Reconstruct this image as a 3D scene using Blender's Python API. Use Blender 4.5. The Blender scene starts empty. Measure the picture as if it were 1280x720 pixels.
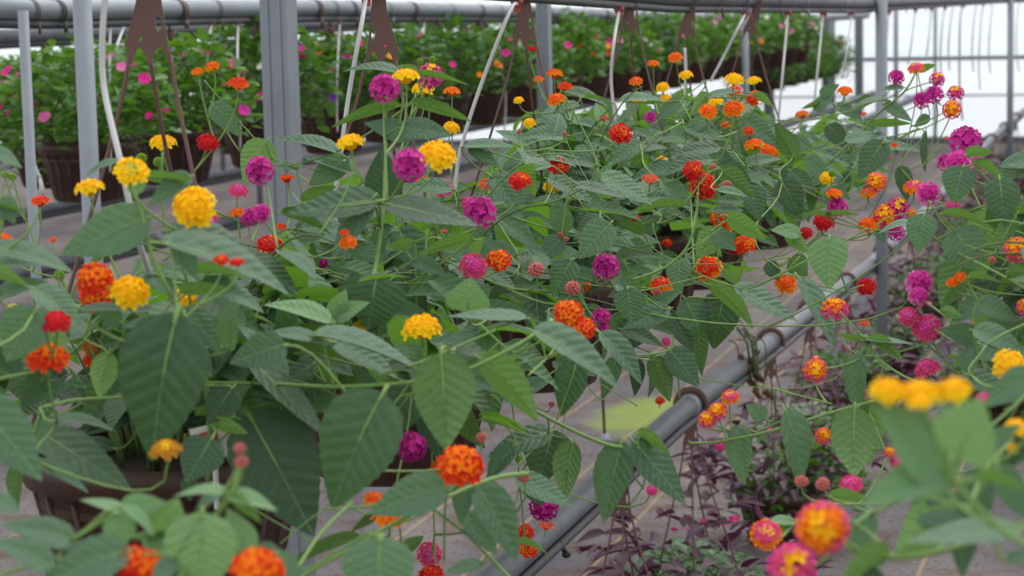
import bpy, bmesh, math, random
from mathutils import Vector, Matrix
random.seed(7)
PI = math.pi
C = bpy.context.scene.collection
sc = bpy.context.scene

# ------------------------------------------------------------------ camera
F = 2800.0
EYE = Vector((0, 0, 1.6))
v1 = Vector((800, 368, -2800)).normalized()
up_ = Vector((-.0225, 1, .125)).normalized()
vx = v1.cross(up_).normalized()
R = Matrix((vx, v1, up_))                 # rows = world axes in camera space -> maps cam to world
cd = bpy.data.cameras.new('camera'); cam = bpy.data.objects.new('camera', cd); C.objects.link(cam)
cam.matrix_world = Matrix.Translation(EYE) @ R.to_4x4()
cd.sensor_width = 36; cd.lens = F * 36 / 1280; cd.clip_start = .05; cd.clip_end = 200
cd.dof.use_dof = True; cd.dof.focus_distance = 3.3; cd.dof.aperture_fstop = 10
sc.camera = cam

def at(x, y, Z):
    return EYE + R @ Vector(((x - 640) * Z / F, (360 - y) * Z / F, -Z))
def proj(p):
    q = R.transposed() @ (p - EYE)
    Z = -q.z
    if Z < .05: return None
    return (640 + q.x * F / Z, 360 - q.y * F / Z, Z)
TOCAM = lambda p: (EYE - p).normalized()
UP = Vector((0, 0, 1))

# ------------------------------------------------------------------ light
w = bpy.data.worlds.new('world'); sc.world = w; w.use_nodes = True
nt = w.node_tree; nt.nodes.clear()
wo = nt.nodes.new('ShaderNodeOutputWorld'); bg = nt.nodes.new('ShaderNodeBackground')
tc = nt.nodes.new('ShaderNodeTexCoord'); sx = nt.nodes.new('ShaderNodeSeparateXYZ'); cr = nt.nodes.new('ShaderNodeValToRGB')
nt.links.new(tc.outputs['Generated'], sx.inputs[0]); nt.links.new(sx.outputs['Z'], cr.inputs[0])
cr.color_ramp.elements[0].position = 0.0; cr.color_ramp.elements[0].color = (.95, .98, 1.0, 1)
cr.color_ramp.elements[1].position = 1.0; cr.color_ramp.elements[1].color = (1.0, 1.0, 1.0, 1)
nt.links.new(cr.outputs[0], bg.inputs[0]); bg.inputs[1].default_value = 1.18
nt.links.new(bg.outputs[0], wo.inputs[0])
sl = bpy.data.lights.new('sun', 'SUN'); sl.energy = 1.8; sl.angle = math.radians(55); sl.color = (1, .98, .95)
so = bpy.data.objects.new('sun', sl); C.objects.link(so); so.rotation_euler = (math.radians(-32), math.radians(10), 0)
sc.view_settings.view_transform = 'Standard'; sc.view_settings.look = 'None'
sc.view_settings.gamma = 1; sc.view_settings.use_curve_mapping = False; sc.view_settings.exposure = 0.12

# ------------------------------------------------------------------ materials
def s2l(c): return tuple(((x / 255) / 12.92 if x / 255 <= .04045 else ((x / 255 + .055) / 1.055) ** 2.4) for x in c) + (1,)
def newmat(name):
    m = bpy.data.materials.new(name); m.use_nodes = True
    return m, m.node_tree, m.node_tree.nodes['Principled BSDF']
def plain(name, rgb, rough=.6, metal=0, noise=0, scale=20, bump=0, dark=.6, spec=.4):
    m, t, b = newmat(name); col = s2l(rgb)
    b.inputs['Roughness'].default_value = rough; b.inputs['Metallic'].default_value = metal
    b.inputs['Specular IOR Level'].default_value = spec
    b.inputs['Base Color'].default_value = col
    if noise or bump:
        co = t.nodes.new('ShaderNodeTexCoord'); n = t.nodes.new('ShaderNodeTexNoise'); n.inputs['Scale'].default_value = scale
        n.inputs['Detail'].default_value = 6
        t.links.new(co.outputs['Object'], n.inputs['Vector'])
        if noise:
            mx = t.nodes.new('ShaderNodeMix'); mx.data_type = 'RGBA'
            mr = t.nodes.new('ShaderNodeMapRange'); mr.inputs[1].default_value = .35; mr.inputs[2].default_value = .7
            mr.inputs[4].default_value = noise
            t.links.new(n.outputs[0], mr.inputs[0]); t.links.new(mr.outputs[0], mx.inputs[0])
            mx.inputs[6].default_value = col; mx.inputs[7].default_value = tuple(c * dark for c in col[:3]) + (1,)
            t.links.new(mx.outputs[2], b.inputs['Base Color'])
        if bump:
            bp = t.nodes.new('ShaderNodeBump'); bp.inputs['Strength'].default_value = bump; bp.inputs['Distance'].default_value = .004
            t.links.new(n.outputs[0], bp.inputs['Height']); t.links.new(bp.outputs[0], b.inputs['Normal'])
    return m
def math_n(t, op, a, b=None, c=None):
    n = t.nodes.new('ShaderNodeMath'); n.operation = op
    for i, v in enumerate((a, b, c)):
        if v is None: continue
        if isinstance(v, (int, float)): n.inputs[i].default_value = v
        else: t.links.new(v, n.inputs[i])
    return n.outputs[0]
def mixc(t, f, a, b):
    n = t.nodes.new('ShaderNodeMix'); n.data_type = 'RGBA'
    if isinstance(f, (int, float)): n.inputs[0].default_value = f
    else: t.links.new(f, n.inputs[0])
    for i, v in ((6, a), (7, b)):
        if isinstance(v, tuple): n.inputs[i].default_value = v
        else: t.links.new(v, n.inputs[i])
    return n.outputs[2]

def leaf_mat(name, top, top2, under, vein, trans=.35, rough=.5, island=False, veins=True, spec=.35, tcol=None):
    m, t, b = newmat(name)
    if island:
        g = t.nodes.new('ShaderNodeNewGeometry'); rnd = g.outputs['Random Per Island']
    else:
        oi = t.nodes.new('ShaderNodeObjectInfo'); rnd = oi.outputs['Random']; g = t.nodes.new('ShaderNodeNewGeometry')
    base = mixc(t, rnd, s2l(top), s2l(top2))
    if veins:
        uv = t.nodes.new('ShaderNodeUVMap'); s = t.nodes.new('ShaderNodeSeparateXYZ'); t.links.new(uv.outputs[0], s.inputs[0])
        au = math_n(t, 'ABSOLUTE', math_n(t, 'SUBTRACT', s.outputs['X'], .5))
        mid = math_n(t, 'LESS_THAN', au, .014)
        ph = math_n(t, 'FRACT', math_n(t, 'SUBTRACT', math_n(t, 'MULTIPLY', s.outputs['Y'], 8.0), math_n(t, 'MULTIPLY', au, 4.0)))
        sv = math_n(t, 'LESS_THAN', math_n(t, 'ABSOLUTE', math_n(t, 'SUBTRACT', ph, .5)), .05)
        f = math_n(t, 'MAXIMUM', math_n(t, 'MULTIPLY', mid, .5), math_n(t, 'MULTIPLY', sv, .13))
        nz = t.nodes.new('ShaderNodeTexNoise'); nz.inputs['Scale'].default_value = 9; nz.inputs['Detail'].default_value = 5
        co = t.nodes.new('ShaderNodeTexCoord'); t.links.new(co.outputs['Object'], nz.inputs['Vector'])
        base = mixc(t, math_n(t, 'MULTIPLY', nz.outputs[0], .35), base, s2l(tuple(c * .75 for c in top)))
        base = mixc(t, f, base, s2l(vein))
        hh = math_n(t, 'SINE', math_n(t, 'MULTIPLY', ph, 2 * PI))
        bp = t.nodes.new('ShaderNodeBump'); bp.inputs['Strength'].default_value = .3; bp.inputs['Distance'].default_value = .012
        t.links.new(math_n(t, 'SUBTRACT', nz.outputs[0], math_n(t, 'MULTIPLY', hh, .1)), bp.inputs['Height'])
        t.links.new(bp.outputs[0], b.inputs['Normal'])
    col = mixc(t, g.outputs['Backfacing'], base, s2l(under))
    t.links.new(col, b.inputs['Base Color'])
    b.inputs['Roughness'].default_value = rough; b.inputs['Specular IOR Level'].default_value = spec
    tr = t.nodes.new('ShaderNodeBsdfTranslucent'); tr.inputs[0].default_value = s2l(tcol or (112, 165, 40))
    ms = t.nodes.new('ShaderNodeMixShader'); ms.inputs[0].default_value = trans
    t.links.new(b.outputs[0], ms.inputs[1]); t.links.new(tr.outputs[0], ms.inputs[2])
    t.links.new(ms.outputs[0], t.nodes['Material Output'].inputs[0])
    return m
def petal_mat(name, rgb, trans=.25):
    m, t, b = newmat(name)
    b.inputs['Base Color'].default_value = s2l(rgb); b.inputs['Roughness'].default_value = .6; b.inputs['Specular IOR Level'].default_value = .15
    tr = t.nodes.new('ShaderNodeBsdfTranslucent'); tr.inputs[0].default_value = s2l(rgb)
    ms = t.nodes.new('ShaderNodeMixShader'); ms.inputs[0].default_value = trans
    t.links.new(b.outputs[0], ms.inputs[1]); t.links.new(tr.outputs[0], ms.inputs[2])
    t.links.new(ms.outputs[0], t.nodes['Material Output'].inputs[0])
    return m

M = {}
M['leaf'] = leaf_mat('lantana_leaf', (66, 98, 76), (98, 132, 104), (112, 150, 84), (128, 160, 120), trans=.26, tcol=(104, 150, 52))
M['leaf_dark'] = leaf_mat('lantana_leaf_dark', (50, 78, 56), (66, 98, 68), (84, 118, 62), (98, 130, 94), trans=.16, tcol=(92, 136, 48))
M['leaf_young'] = leaf_mat('lantana_leaf_young', (104, 146, 104), (124, 162, 112), (134, 172, 100), (158, 190, 140), trans=.3, tcol=(120, 162, 70))
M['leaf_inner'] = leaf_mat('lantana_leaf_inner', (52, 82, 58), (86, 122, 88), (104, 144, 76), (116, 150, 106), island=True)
M['stem'] = plain('green_stem', (112, 146, 76), .6, 0, .4, 60, dark=.7)
M['stem_dark'] = plain('woody_stem', (84, 104, 58), .7, 0, .5, 60, dark=.6)
M['pot'] = plain('brown_plastic', (64, 42, 35), .45, 0, .5, 14, .15, dark=.7, spec=.4)
M['soil'] = plain('potting_soil', (52, 42, 36), .95, 0, .8, 90, 1, dark=.4)
M['hanger'] = plain('hanger_plastic', (98, 70, 64), .5, 0, .3, 40, dark=.7)
M['galv'] = plain('galvanised_pipe', (132, 138, 146), .5, .3, .5, 9, .1, dark=.72)
M['galv_dark'] = plain('weathered_pipe', (104, 107, 114), .55, .2, .6, 12, .1, dark=.6)
M['poly'] = plain('black_poly_pipe', (66, 66, 70), .55, 0, .5, 20, dark=.6)
M['tube'] = plain('white_drip_tube', (182, 182, 182), .5, 0, .3, 30, dark=.8)
M['tube_grey'] = plain('grey_drip_tube', (150, 152, 152), .5, 0, .3, 30, dark=.8)
M['red'] = plain('red_fitting', (150, 62, 62), .5)
M['rust'] = plain('brown_strap', (84, 62, 54), .6, 0, .5, 30, dark=.6)
M['black'] = plain('black_plastic', (34, 32, 34), .5)
M['twine'] = plain('dried_plant', (96, 66, 48), .9, 0, .6, 60)
M['card'] = plain('plant_label_card', (205, 205, 200), .6)
M['print'] = plain('plant_label_print', (170, 62, 50), .6)
M['purple'] = leaf_mat('purple_leaf', (74, 46, 62), (104, 78, 94), (92, 40, 76), (150, 136, 150), trans=.12, tcol=(110, 40, 80))
M['silver'] = leaf_mat('silver_leaf', (120, 150, 120), (150, 175, 150), (120, 150, 110), (160, 180, 150), trans=.25, island=True, veins=False)
M['bgleaf'] = leaf_mat('bedding_leaf', (62, 100, 52), (104, 148, 78), (96, 138, 62), (110, 150, 90), trans=.3, island=True, veins=False)
M['bgleaf2'] = leaf_mat('bedding_leaf_dark', (52, 84, 50), (84, 124, 72), (80, 114, 58), (110, 150, 90), trans=.25, island=True, veins=False)
M['galv'].diffuse_color = (.5, .5, .5, 1)
PC = {'yellow': (255, 212, 20), 'deepyellow': (252, 194, 20), 'lime': (196, 206, 90), 'orange': (246, 138, 22), 'deeporange': (238, 96, 28),
      'redorange': (232, 62, 24), 'red': (214, 32, 34), 'crimson': (196, 30, 50), 'magenta': (208, 54, 156), 'deepmagenta': (168, 30, 120),
      'pink': (226, 84, 134), 'lightpink': (232, 120, 180), 'salmon': (232, 112, 84), 'bud': (206, 120, 112), 'greenbud': (130, 170, 62), 'white': (236, 232, 226),
      'violet': (82, 40, 120), 'hotpink': (216, 40, 140), 'ochre': (200, 140, 40)}
P = {k: petal_mat('petal_' + k, v) for k, v in PC.items()}

# ------------------------------------------------------------------ mesh helpers
def mesh(name, vs, fs, mats, midx=None, uvs=None, smooth=True):
    me = bpy.data.meshes.new(name); me.from_pydata([tuple(v) for v in vs], [], fs)
    for m in (mats if isinstance(mats, (list, tuple)) else [mats]): me.materials.append(m)
    if midx: me.polygons.foreach_set('material_index', midx)
    me.polygons.foreach_set('use_smooth', [smooth] * len(me.polygons))
    if uvs:
        l = me.uv_layers.new(name='UVMap')
        for lp in me.loops: l.data[lp.index].uv = uvs[lp.vertex_index]
    me.update(); return me
def obj(name, me, parent=None, mat=None, **props):
    o = bpy.data.objects.new(name, me); C.objects.link(o)
    if parent: o.parent = parent
    if mat is not None: o.matrix_local = mat
    for k, v in props.items(): o[k] = v
    return o
def thing(name, label, cat, loc, group=None):
    o = bpy.data.objects.new(name, None); C.objects.link(o); o.location = loc; o.empty_display_size = .05
    o['label'] = label; o['category'] = cat
    if group: o['group'] = group
    return o
class MB:
    def __init__(s): s.v = []; s.f = []; s.m = []
    def add(s, vs, fs, mi=0):
        b = len(s.v); s.v += vs; s.f += [tuple(i + b for i in f) for f in fs]; s.m += [mi] * len(fs)
    def tube(s, pts, r, n=6, mi=0, cap=True):
        pts = [Vector(p) for p in pts]; rs = r if isinstance(r, (list, tuple)) else [r] * len(pts)
        vs = []; fs = []; ref = None
        for i, p in enumerate(pts):
            d = (pts[min(i + 1, len(pts) - 1)] - pts[max(i - 1, 0)])
            d = d.normalized() if d.length > 1e-9 else UP
            if ref is None: ref = d.orthogonal().normalized()
            a = (ref - d * ref.dot(d)); a = a.normalized() if a.length > 1e-6 else d.orthogonal().normalized()
            ref = a; b = d.cross(a)
            for k in range(n):
                t = 2 * PI * k / n; vs.append(p + (a * math.cos(t) + b * math.sin(t)) * rs[i])
        for i in range(len(pts) - 1):
            for k in range(n):
                fs.append((i * n + k, i * n + (k + 1) % n, (i + 1) * n + (k + 1) % n, (i + 1) * n + k))
        if cap:
            fs.append(tuple(range(n - 1, -1, -1))); fs.append(tuple((len(pts) - 1) * n + k for k in range(n)))
        s.add(vs, fs, mi)
    def box(s, c, h, mi=0, rot=None):
        c = Vector(c); vs = []
        for x in (-1, 1):
            for y in (-1, 1):
                for z in (-1, 1):
                    q = Vector((x * h[0], y * h[1], z * h[2])); vs.append(c + (rot @ q if rot else q))
        s.add(vs, [(0, 1, 3, 2), (4, 6, 7, 5), (0, 4, 5, 1), (2, 3, 7, 6), (0, 2, 6, 4), (1, 5, 7, 3)], mi)
    def lathe(s, prof, n=32, mi=0, c=(0, 0, 0)):
        vs = []; fs = []
        for r, z in prof:
            for k in range(n): vs.append(Vector((c[0] + r * math.cos(2 * PI * k / n), c[1] + r * math.sin(2 * PI * k / n), c[2] + z)))
        for i in range(len(prof) - 1):
            for k in range(n): fs.append((i * n + k, i * n + (k + 1) % n, (i + 1) * n + (k + 1) % n, (i + 1) * n + k))
        s.add(vs, fs, mi)
    def mesh(s, name, mats, smooth=True): return mesh(name, s.v, s.f, mats, s.m, smooth=smooth)
    def build(s, name, mats, parent=None, loc=None, smooth=True, **pr):
        o = obj(name, s.mesh(name, mats, smooth), parent, None, **pr)
        if loc is not None: o.location = loc
        return o
def bez(p0, p1, p2, p3, n=10):
    r = []
    for i in range(n + 1):
        t = i / n; u = 1 - t; r.append(p0 * u ** 3 + p1 * 3 * u * u * t + p2 * 3 * u * t * t + p3 * t ** 3)
    return r
def smooth_line(pts, k=6):
    pts = [Vector(p) for p in pts]
    if len(pts) < 3: return pts
    out = []
    for i in range(len(pts) - 1):
        a = pts[max(i - 1, 0)]; b = pts[i]; c = pts[i + 1]; d = pts[min(i + 2, len(pts) - 1)]
        for j in range(k):
            t = j / k
            out.append(.5 * ((2 * b) + (c - a) * t + (2 * a - 5 * b + 4 * c - d) * t * t + (3 * b - a - 3 * c + d) * t ** 3))
    out.append(pts[-1]); return out

# ------------------------------------------------------------------ the setting
fl = MB(); fl.add([Vector((-40, -4, 0)), Vector((25, -4, 0)), Vector((25, 25.3, 0)), Vector((-40, 25.3, 0))], [(0, 1, 2, 3)])
def floor_mat():
    m, t, b = newmat('woven_ground_cloth')
    g = t.nodes.new('ShaderNodeNewGeometry'); s = t.nodes.new('ShaderNodeSeparateXYZ'); t.links.new(g.outputs['Position'], s.inputs[0])
    def noise(sc_, det=6, vec=None):
        n = t.nodes.new('ShaderNodeTexNoise'); n.inputs['Scale'].default_value = sc_; n.inputs['Detail'].default_value = det
        t.links.new(vec or g.outputs['Position'], n.inputs['Vector']); return n.outputs[0]
    def ramp(v, a, b_):
        n = t.nodes.new('ShaderNodeMapRange'); t.links.new(v, n.inputs[0]); n.inputs[1].default_value = a; n.inputs[2].default_value = b_; return n.outputs[0]
    mp = t.nodes.new('ShaderNodeMapping'); mp.inputs['Scale'].default_value = (1, .35, 1); t.links.new(g.outputs['Position'], mp.inputs[0])
    big = noise(1.3, 8, mp.outputs[0]); mid = noise(7); fine = noise(60, 4)
    col = mixc(t, ramp(big, .38, .62), s2l((84, 83, 91)), s2l((124, 116, 114)))
    col = mixc(t, math_n(t, 'MULTIPLY', ramp(mid, .48, .62), .6), col, s2l((96, 76, 66)))
    col = mixc(t, math_n(t, 'MULTIPLY', ramp(fine, .56, .66), .75), col, s2l((52, 42, 38)))
    for xl in (-1.53, -1.87, -.61, -3.4, -3.75, -.95, .3, -2.2):
        wob = math_n(t, 'ADD', s.outputs['X'], math_n(t, 'MULTIPLY', math_n(t, 'SUBTRACT', noise(.8, 2), .5), .03))
        ln = math_n(t, 'LESS_THAN', math_n(t, 'ABSOLUTE', math_n(t, 'SUBTRACT', wob, xl)), .006)
        col = mixc(t, math_n(t, 'MULTIPLY', ln, .55), col, s2l((160, 138, 104)))
    dx = math_n(t, 'DIVIDE', math_n(t, 'SUBTRACT', s.outputs['X'], ALG.x), .2); dy = math_n(t, 'DIVIDE', math_n(t, 'SUBTRACT', s.outputs['Y'], ALG.y), .5)
    rr = math_n(t, 'ADD', math_n(t, 'MULTIPLY', dx, dx), math_n(t, 'MULTIPLY', dy, dy))
    rr = math_n(t, 'ADD', rr, math_n(t, 'MULTIPLY', noise(6), 1.6))
    col = mixc(t, math_n(t, 'MULTIPLY', math_n(t, 'SUBTRACT', 1.0, ramp(rr, 1.0, 1.8)), .75), col, s2l((128, 146, 66)))
    t.links.new(col, b.inputs['Base Color']); b.inputs['Roughness'].default_value = .95; b.inputs['Specular IOR Level'].default_value = .1
    bp = t.nodes.new('ShaderNodeBump'); bp.inputs['Strength'].default_value = .6; bp.inputs['Distance'].default_value = .03
    t.links.new(math_n(t, 'ADD', big, math_n(t, 'MULTIPLY', mid, .4)), bp.inputs['Height']); t.links.new(bp.outputs[0], b.inputs['Normal'])
    return m
def ground(x, y):
    d = (at(x, y, 1) - EYE); return EYE + d * (1.6 / -d.z)
ALG = ground(800, 517)
fl.build('floor', floor_mat(), kind='structure')

WY = 25.3
a = MB(); a.add([Vector((-60, WY + .05, -.02)), Vector((45, WY + .05, -.02)), Vector((45, 70, -.02)), Vector((-60, 70, -.02))], [(0, 1, 2, 3)])
a.build('bounce_ground', plain('pale_bounce_surface', (205, 203, 198), .9, 0, .4, 3, dark=.8), kind='structure')  # unseen pale ground, added to bounce light into the back wall
def wall_mat(name, rgb, trans, ribs):
    m, t, b = newmat(name)
    g = t.nodes.new('ShaderNodeNewGeometry'); s = t.nodes.new('ShaderNodeSeparateXYZ'); t.links.new(g.outputs['Position'], s.inputs[0])
    wv = math_n(t, 'SINE', math_n(t, 'MULTIPLY', s.outputs['Z'], ribs))
    col = mixc(t, math_n(t, 'MULTIPLY', math_n(t, 'ADD', wv, 1), .06), s2l(rgb), s2l((200, 210, 220)))
    t.links.new(col, b.inputs['Base Color']); b.inputs['Roughness'].default_value = .5
    tr = t.nodes.new('ShaderNodeBsdfTranslucent'); t.links.new(col, tr.inputs[0])
    ms = t.nodes.new('ShaderNodeMixShader'); ms.inputs[0].default_value = trans
    t.links.new(b.outputs[0], ms.inputs[1]); t.links.new(tr.outputs[0], ms.inputs[2]); t.links.new(ms.outputs[0], t.nodes['Material Output'].inputs[0])
    return m
wallw = wall_mat('white_sheeting', (250, 252, 255), .75, 5); wallf = wall_mat('ribbed_film', (246, 250, 253), .8, 45)
a = MB(); a.box((-6, WY, .47), (20, .01, .47)); wb = a.build('wall_back', wallw, kind='structure', smooth=False)
a = MB(); a.box((-6, WY, 2.45), (20, .01, 1.5)); a.build('upper_film', wallf, wb, smooth=False)
a = MB(); a.box((-6, WY - .03, .94), (20, .025, .018)); a.build('cross_beam', M['galv_dark'], wb, smooth=False)
a = MB(); a.box((-6, WY - .02, .53), (20, .012, .008)); a.build('seam_strip', M['galv'], wb, smooth=False)
a = MB(); a.box((-6, WY - .03, .03), (20, .03, .04)); a.build('base_board', M['galv_dark'], wb, smooth=False)

# structural columns placed where they stand
def column(x, Z, wd, name='column'):
    p = at(x, 100, Z); a = MB(); h = wd / 2
    a.box((0, 0, 1.6), (h, h, 1.6)); a.box((0, 0, .01), (h * 1.6, h * 1.6, .01))
    for s in (-1, 1): a.box((s * h * .45, -h - .002, 1.6), (h * .1, .003, 1.6))
    o = a.build(name, M['galv'], loc=(p.x, p.y, 0), smooth=False, kind='structure'); return o
for x, Z, wd in ((351, 6.0, .076), (681, 9.6, .055), (961, 20.5, .088), (1033, 24, .085), (1074, 24.5, .085)):
    column(x, Z, wd)

# ------------------------------------------------------------------ pipe racks
def interp(pts, y):
    for (y0, x0, z0), (y1, x1, z1) in zip(pts, pts[1:]):
        if y <= y1: t = (y - y0) / (y1 - y0); return Vector((x0 + (x1 - x0) * t, y, z0 + (z1 - z0) * t))
    return Vector((pts[-1][1], y, pts[-1][2]))
BX_ = -2.9
def rack(label, X, top, low, posts, rt=.025, rl=.025, under=.012, pw=.024, thin=None):
    root = thing('pipe_rack', label, 'pipe rack', (X, 8, 0)); O = root.location
    def L(pts, dz=0, dx=0): return [Vector((x + dx, y, z + dz)) - O for y, x, z in pts]
    if top:
        a = MB(); a.tube(L(top), rt, 16); a.build('top_rail', M['galv' if X == BX_ else 'galv_dark'], root)
        a = MB(); a.tube(L(top, -rt - under + .002, .004), under, 10); a.build('water_pipe', M['poly'], root)
    if low:
        a = MB(); a.tube(L(low), rl, 16)
        a.build('lower_rail', M['galv_dark'], root)
        a = MB(); a.tube(L(low, -rl - under * .8, .016), under * 1.1, 10); a.build('lower_water_pipe', M['poly'], root)
        for y in [low[0][0] + 2.2 * i for i in range(1, 9)]:
            if y > low[-1][0]: break
            p = interp(low, y) - O; a = MB(); a.tube([p - Vector((0, .035, 0)), p + Vector((0, .035, 0))], rl * 1.12, 16); a.build('coupling', M['galv'], root)
    for (px, py, z1) in posts:
        if thin and z1 == 1.62: pw = thin
        a = MB(); a.tube([Vector((px, py, 0)) - O, Vector((px, py, z1)) - O], pw, 16); a.build('post', M['galv'], root)
    return root
def yz(x, y, X):                      # point of a line X = const seen at pixel x,y
    d = at(x, y, 1) - EYE; k = X / d.x; return (d.y * k, X, 1.6 + d.z * k)
AX = -1.07
topA = [(.6, AX, 1.71), (3.75, AX, 1.652), (5.1, AX, 1.622), (8.6, AX, 1.592), (16, AX, 1.595), (25.2, AX, 1.582)]
lowpix = [(500, 828), (703, 647), (840, 524), (973, 420), (1087, 331), (1133, 288), (1178, 241), (1240, 173), (1280, 138)]
lowA = [yz(x, y, AX) for x, y in lowpix]
rackA = rack('main pipe rack of lantana baskets, its low grey rail running diagonally over the bare floor', AX, topA, lowA,
     [(AX + .045, yz(1088, 300, AX)[0], 1.64), (AX + .045, yz(1255, 150, AX)[0], 1.64)], under=.009)
BX = -2.9
PBX = BX + .34
pb = [yz(107, 100, PBX)[0], yz(932, 100, PBX)[0], yz(1120, 80, PBX)[0]]
rackB = rack('second pipe rack, thick post near left edge, top rail strung with brown hooks', BX, [yz(-60, 9, BX), yz(60, 13, BX), yz(400, 10, BX), yz(640, 14, BX), yz(850, 21, BX), yz(990, 23, BX), yz(1085, 17, BX)], [(10, BX, .62), (24.6, BX, .6)],
     [(PBX, y, 1.66) for y in pb] + [(at(38, 200, 5.3).x, at(38, 200, 5.3).y, 1.62)], rt=.029, pw=.0235, thin=.0125)
CX = -4.2
rack('third pipe rack behind the hooked top rail, low rail showing above bare floor', CX, [(7.2, CX, 1.535), (24.8, CX, 1.55)], [(6.8, CX, .63), (24.6, CX, .62)],
     [(CX, yz(990, 60, CX)[0], 1.58)])
DX = -5.5
rack('fourth pipe rack, thin post beside the left edge', DX, [(9.6, DX, 1.5), (24.8, DX, 1.53)], [(9.6, DX, .62), (24.6, DX, .62)],
     [(DX, yz(216, 60, DX)[0] , 1.54)], rt=.022)
rack('short low pipe near the white back wall, without a top rail', -2.3, None, [(13.5, -2.3, .62), (24.6, -2.3, .62)], [(-2.3, yz(1169, 100, -2.3)[0], 1.6)], pw=.018, rl=.024)
EX = -6.9
rack('farthest pipe rack, mostly hidden by bedding plants', EX, [(12.2, EX, 1.5), (24.8, EX, 1.53)], None, [(EX, yz(318, 60, EX)[0], 1.53)], rt=.022)

rack('short rack in the back corner, bedding baskets ending against white sheeting', -3.3, [(19, -3.3, 1.54), (24.9, -3.3, 1.55)], None, [(-3.3, 24.3, 1.56)], rt=.022)
rack('rearmost rack behind every other, seen only between bedding plants', -8.6, [(14.6, -8.6, 1.5), (24.9, -8.6, 1.53)], None, [(-8.6, 20, 1.52)], rt=.022)
# straps and ends of hooks on the second rack's top rail
topB = [yz(-60, 9, BX), yz(60, 13, BX), yz(400, 10, BX), yz(640, 14, BX), yz(850, 21, BX), yz(990, 23, BX), yz(1085, 17, BX)]
topB.sort()
def strap(rk, p, r, wdt, m, tail=.03):
    a = MB(); O = rk.location; n = 16; vs = []; fs = []
    for k in range(n):
        t = 2 * PI * k / n
        for s in (-1, 1): vs.append(p - O + Vector((math.cos(t) * r, s * wdt, math.sin(t) * r - .004)))
    for k in range(n): q = (k + 1) % n; fs.append((2 * k, 2 * k + 1, 2 * q + 1, 2 * q))
    a.add(vs, fs); a.box(p - O + Vector((r * .9, 0, -r - tail * .5)), (.002, wdt * .8, tail * .6))
    o = a.build('pipe_strap', m, rk); return o
for i, x in enumerate((35, 68, 168, 221, 266, 338, 348, 392, 413, 436, 482, 513, 560, 597, 622, 660, 684, 706, 735, 754, 802, 828, 868, 900, 930, 958, 985, 1010, 1040)):
    y0 = yz(x, 12, BX)[0]; strap(rackB, interp(topB, y0), .036, (.006, .01, .008, .016)[i % 4] if x != 338 else .03, (M['rust'], M['black'], M['galv'], M['rust'])[i % 4] if x not in (338,) else M['rust'], .02 + .02 * random.random())
for i, x in enumerate((890, 925, 965, 1000, 1022, 1050, 1125, 1150, 1175, 1200, 1232, 1262)):
    y0 = yz(x, 5, AX)[0]; strap(rackA, interp(topA, y0), .031, .007, (M['rust'], M['galv'])[i % 2], .02)
# dried plant caught on the low rail, and black tap
p = Vector(yz(925, 440, AX)[1:2] + (0, 0)); yy = yz(925, 440, AX); p = Vector((yy[1], yy[0], yy[2]))
a = MB()
for k in range(12):
    q = Vector((random.uniform(-.03, .03), random.uniform(-.03, .03), 0)); a.tube(smooth_line([p + q + Vector((0, 0, .07 * random.random() + .02)), p + q * 1.2 + Vector((.03, 0, .02)), p + q + Vector((.036, 0, -.06 - .03 * random.random()))], 3), .0025, 4)
    a.tube([p + q + Vector((.035, 0, -.01 * k)), p + q * 1.5 + Vector((.045, 0, -.012 * k))], [.011, .006], 5, 1)
o = a.build('dried_plant', [M['stem_dark'], M['twine']]); o['label'] = 'withered brown plant wisp caught on the diagonal grey rail'; o['category'] = 'plant'
yy = yz(688, 690, AX); p = Vector((AX + .018, yy[0], yy[2] + .02)) - rackA.location
a = MB(); a.tube([p, p + Vector((.012, 0, -.022))], .005, 8); a.tube([p + Vector((.012, -.006, -.022)), p + Vector((.014, .006, -.024))], .007, 8); a.build('tap', M['black'], rackA)

# ------------------------------------------------------------------ shared meshes
def leaf_mesh(name, mat, fold, curl, quilt, wid=.27, nl=22, nw=3, serr=.035, tipp=1.0, cord=.12):
    vs = []; uv = []; fs = []
    for i in range(nl + 1):
        t = i / nl
        wd = wid * (math.sin(PI * min(1, t ** .62)) ** .8) * (1.05 - .25 * t) if 0 < t < 1 else (0.02 if t == 0 else 0)
        wd = max(wd, .004)
        if 0 < i < nl and i % 2 == 0: wd *= 1 + serr * 1.6
        for j in range(-nw, nw + 1):
            u = j / nw
            z = fold * abs(u) * wd - curl * t * t + .0075 * quilt * math.sin(2 * PI * (t * 8 - abs(u) * .5 * 4)) * (1 - (2 * abs(u) - 1) ** 2)
            z += -.25 * fold * wd * u * u * 2
            yb = t - cord * abs(u) ** 2 * max(0, 1 - t * 3.2) + .02 * abs(u) * (1 - t)
            vs.append(Vector((u * wd, yb, z))); uv.append((.5 + u * .5 * (wd / wid if wd > 0 else 0), t))
    n = 2 * nw + 1
    for i in range(nl):
        for j in range(n - 1): fs.append((i * n + j, i * n + j + 1, (i + 1) * n + j + 1, (i + 1) * n + j))
    # petiole
    b = MB(); b.v = vs; b.f = fs; b.m = [0] * len(fs)
    b.tube([Vector((0, -.17, -.03)), Vector((0, -.05, -.008)), Vector((0, .25, -.006)), Vector((0, .8, -curl * .64 - .006))], [.016, .014, .01, .004], 5, 1)
    uv += [(.5, .5)] * (len(b.v) - len(uv))
    return mesh(name, b.v, b.f, [mat, M['stem']], b.m, uv)
LV = {}
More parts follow.
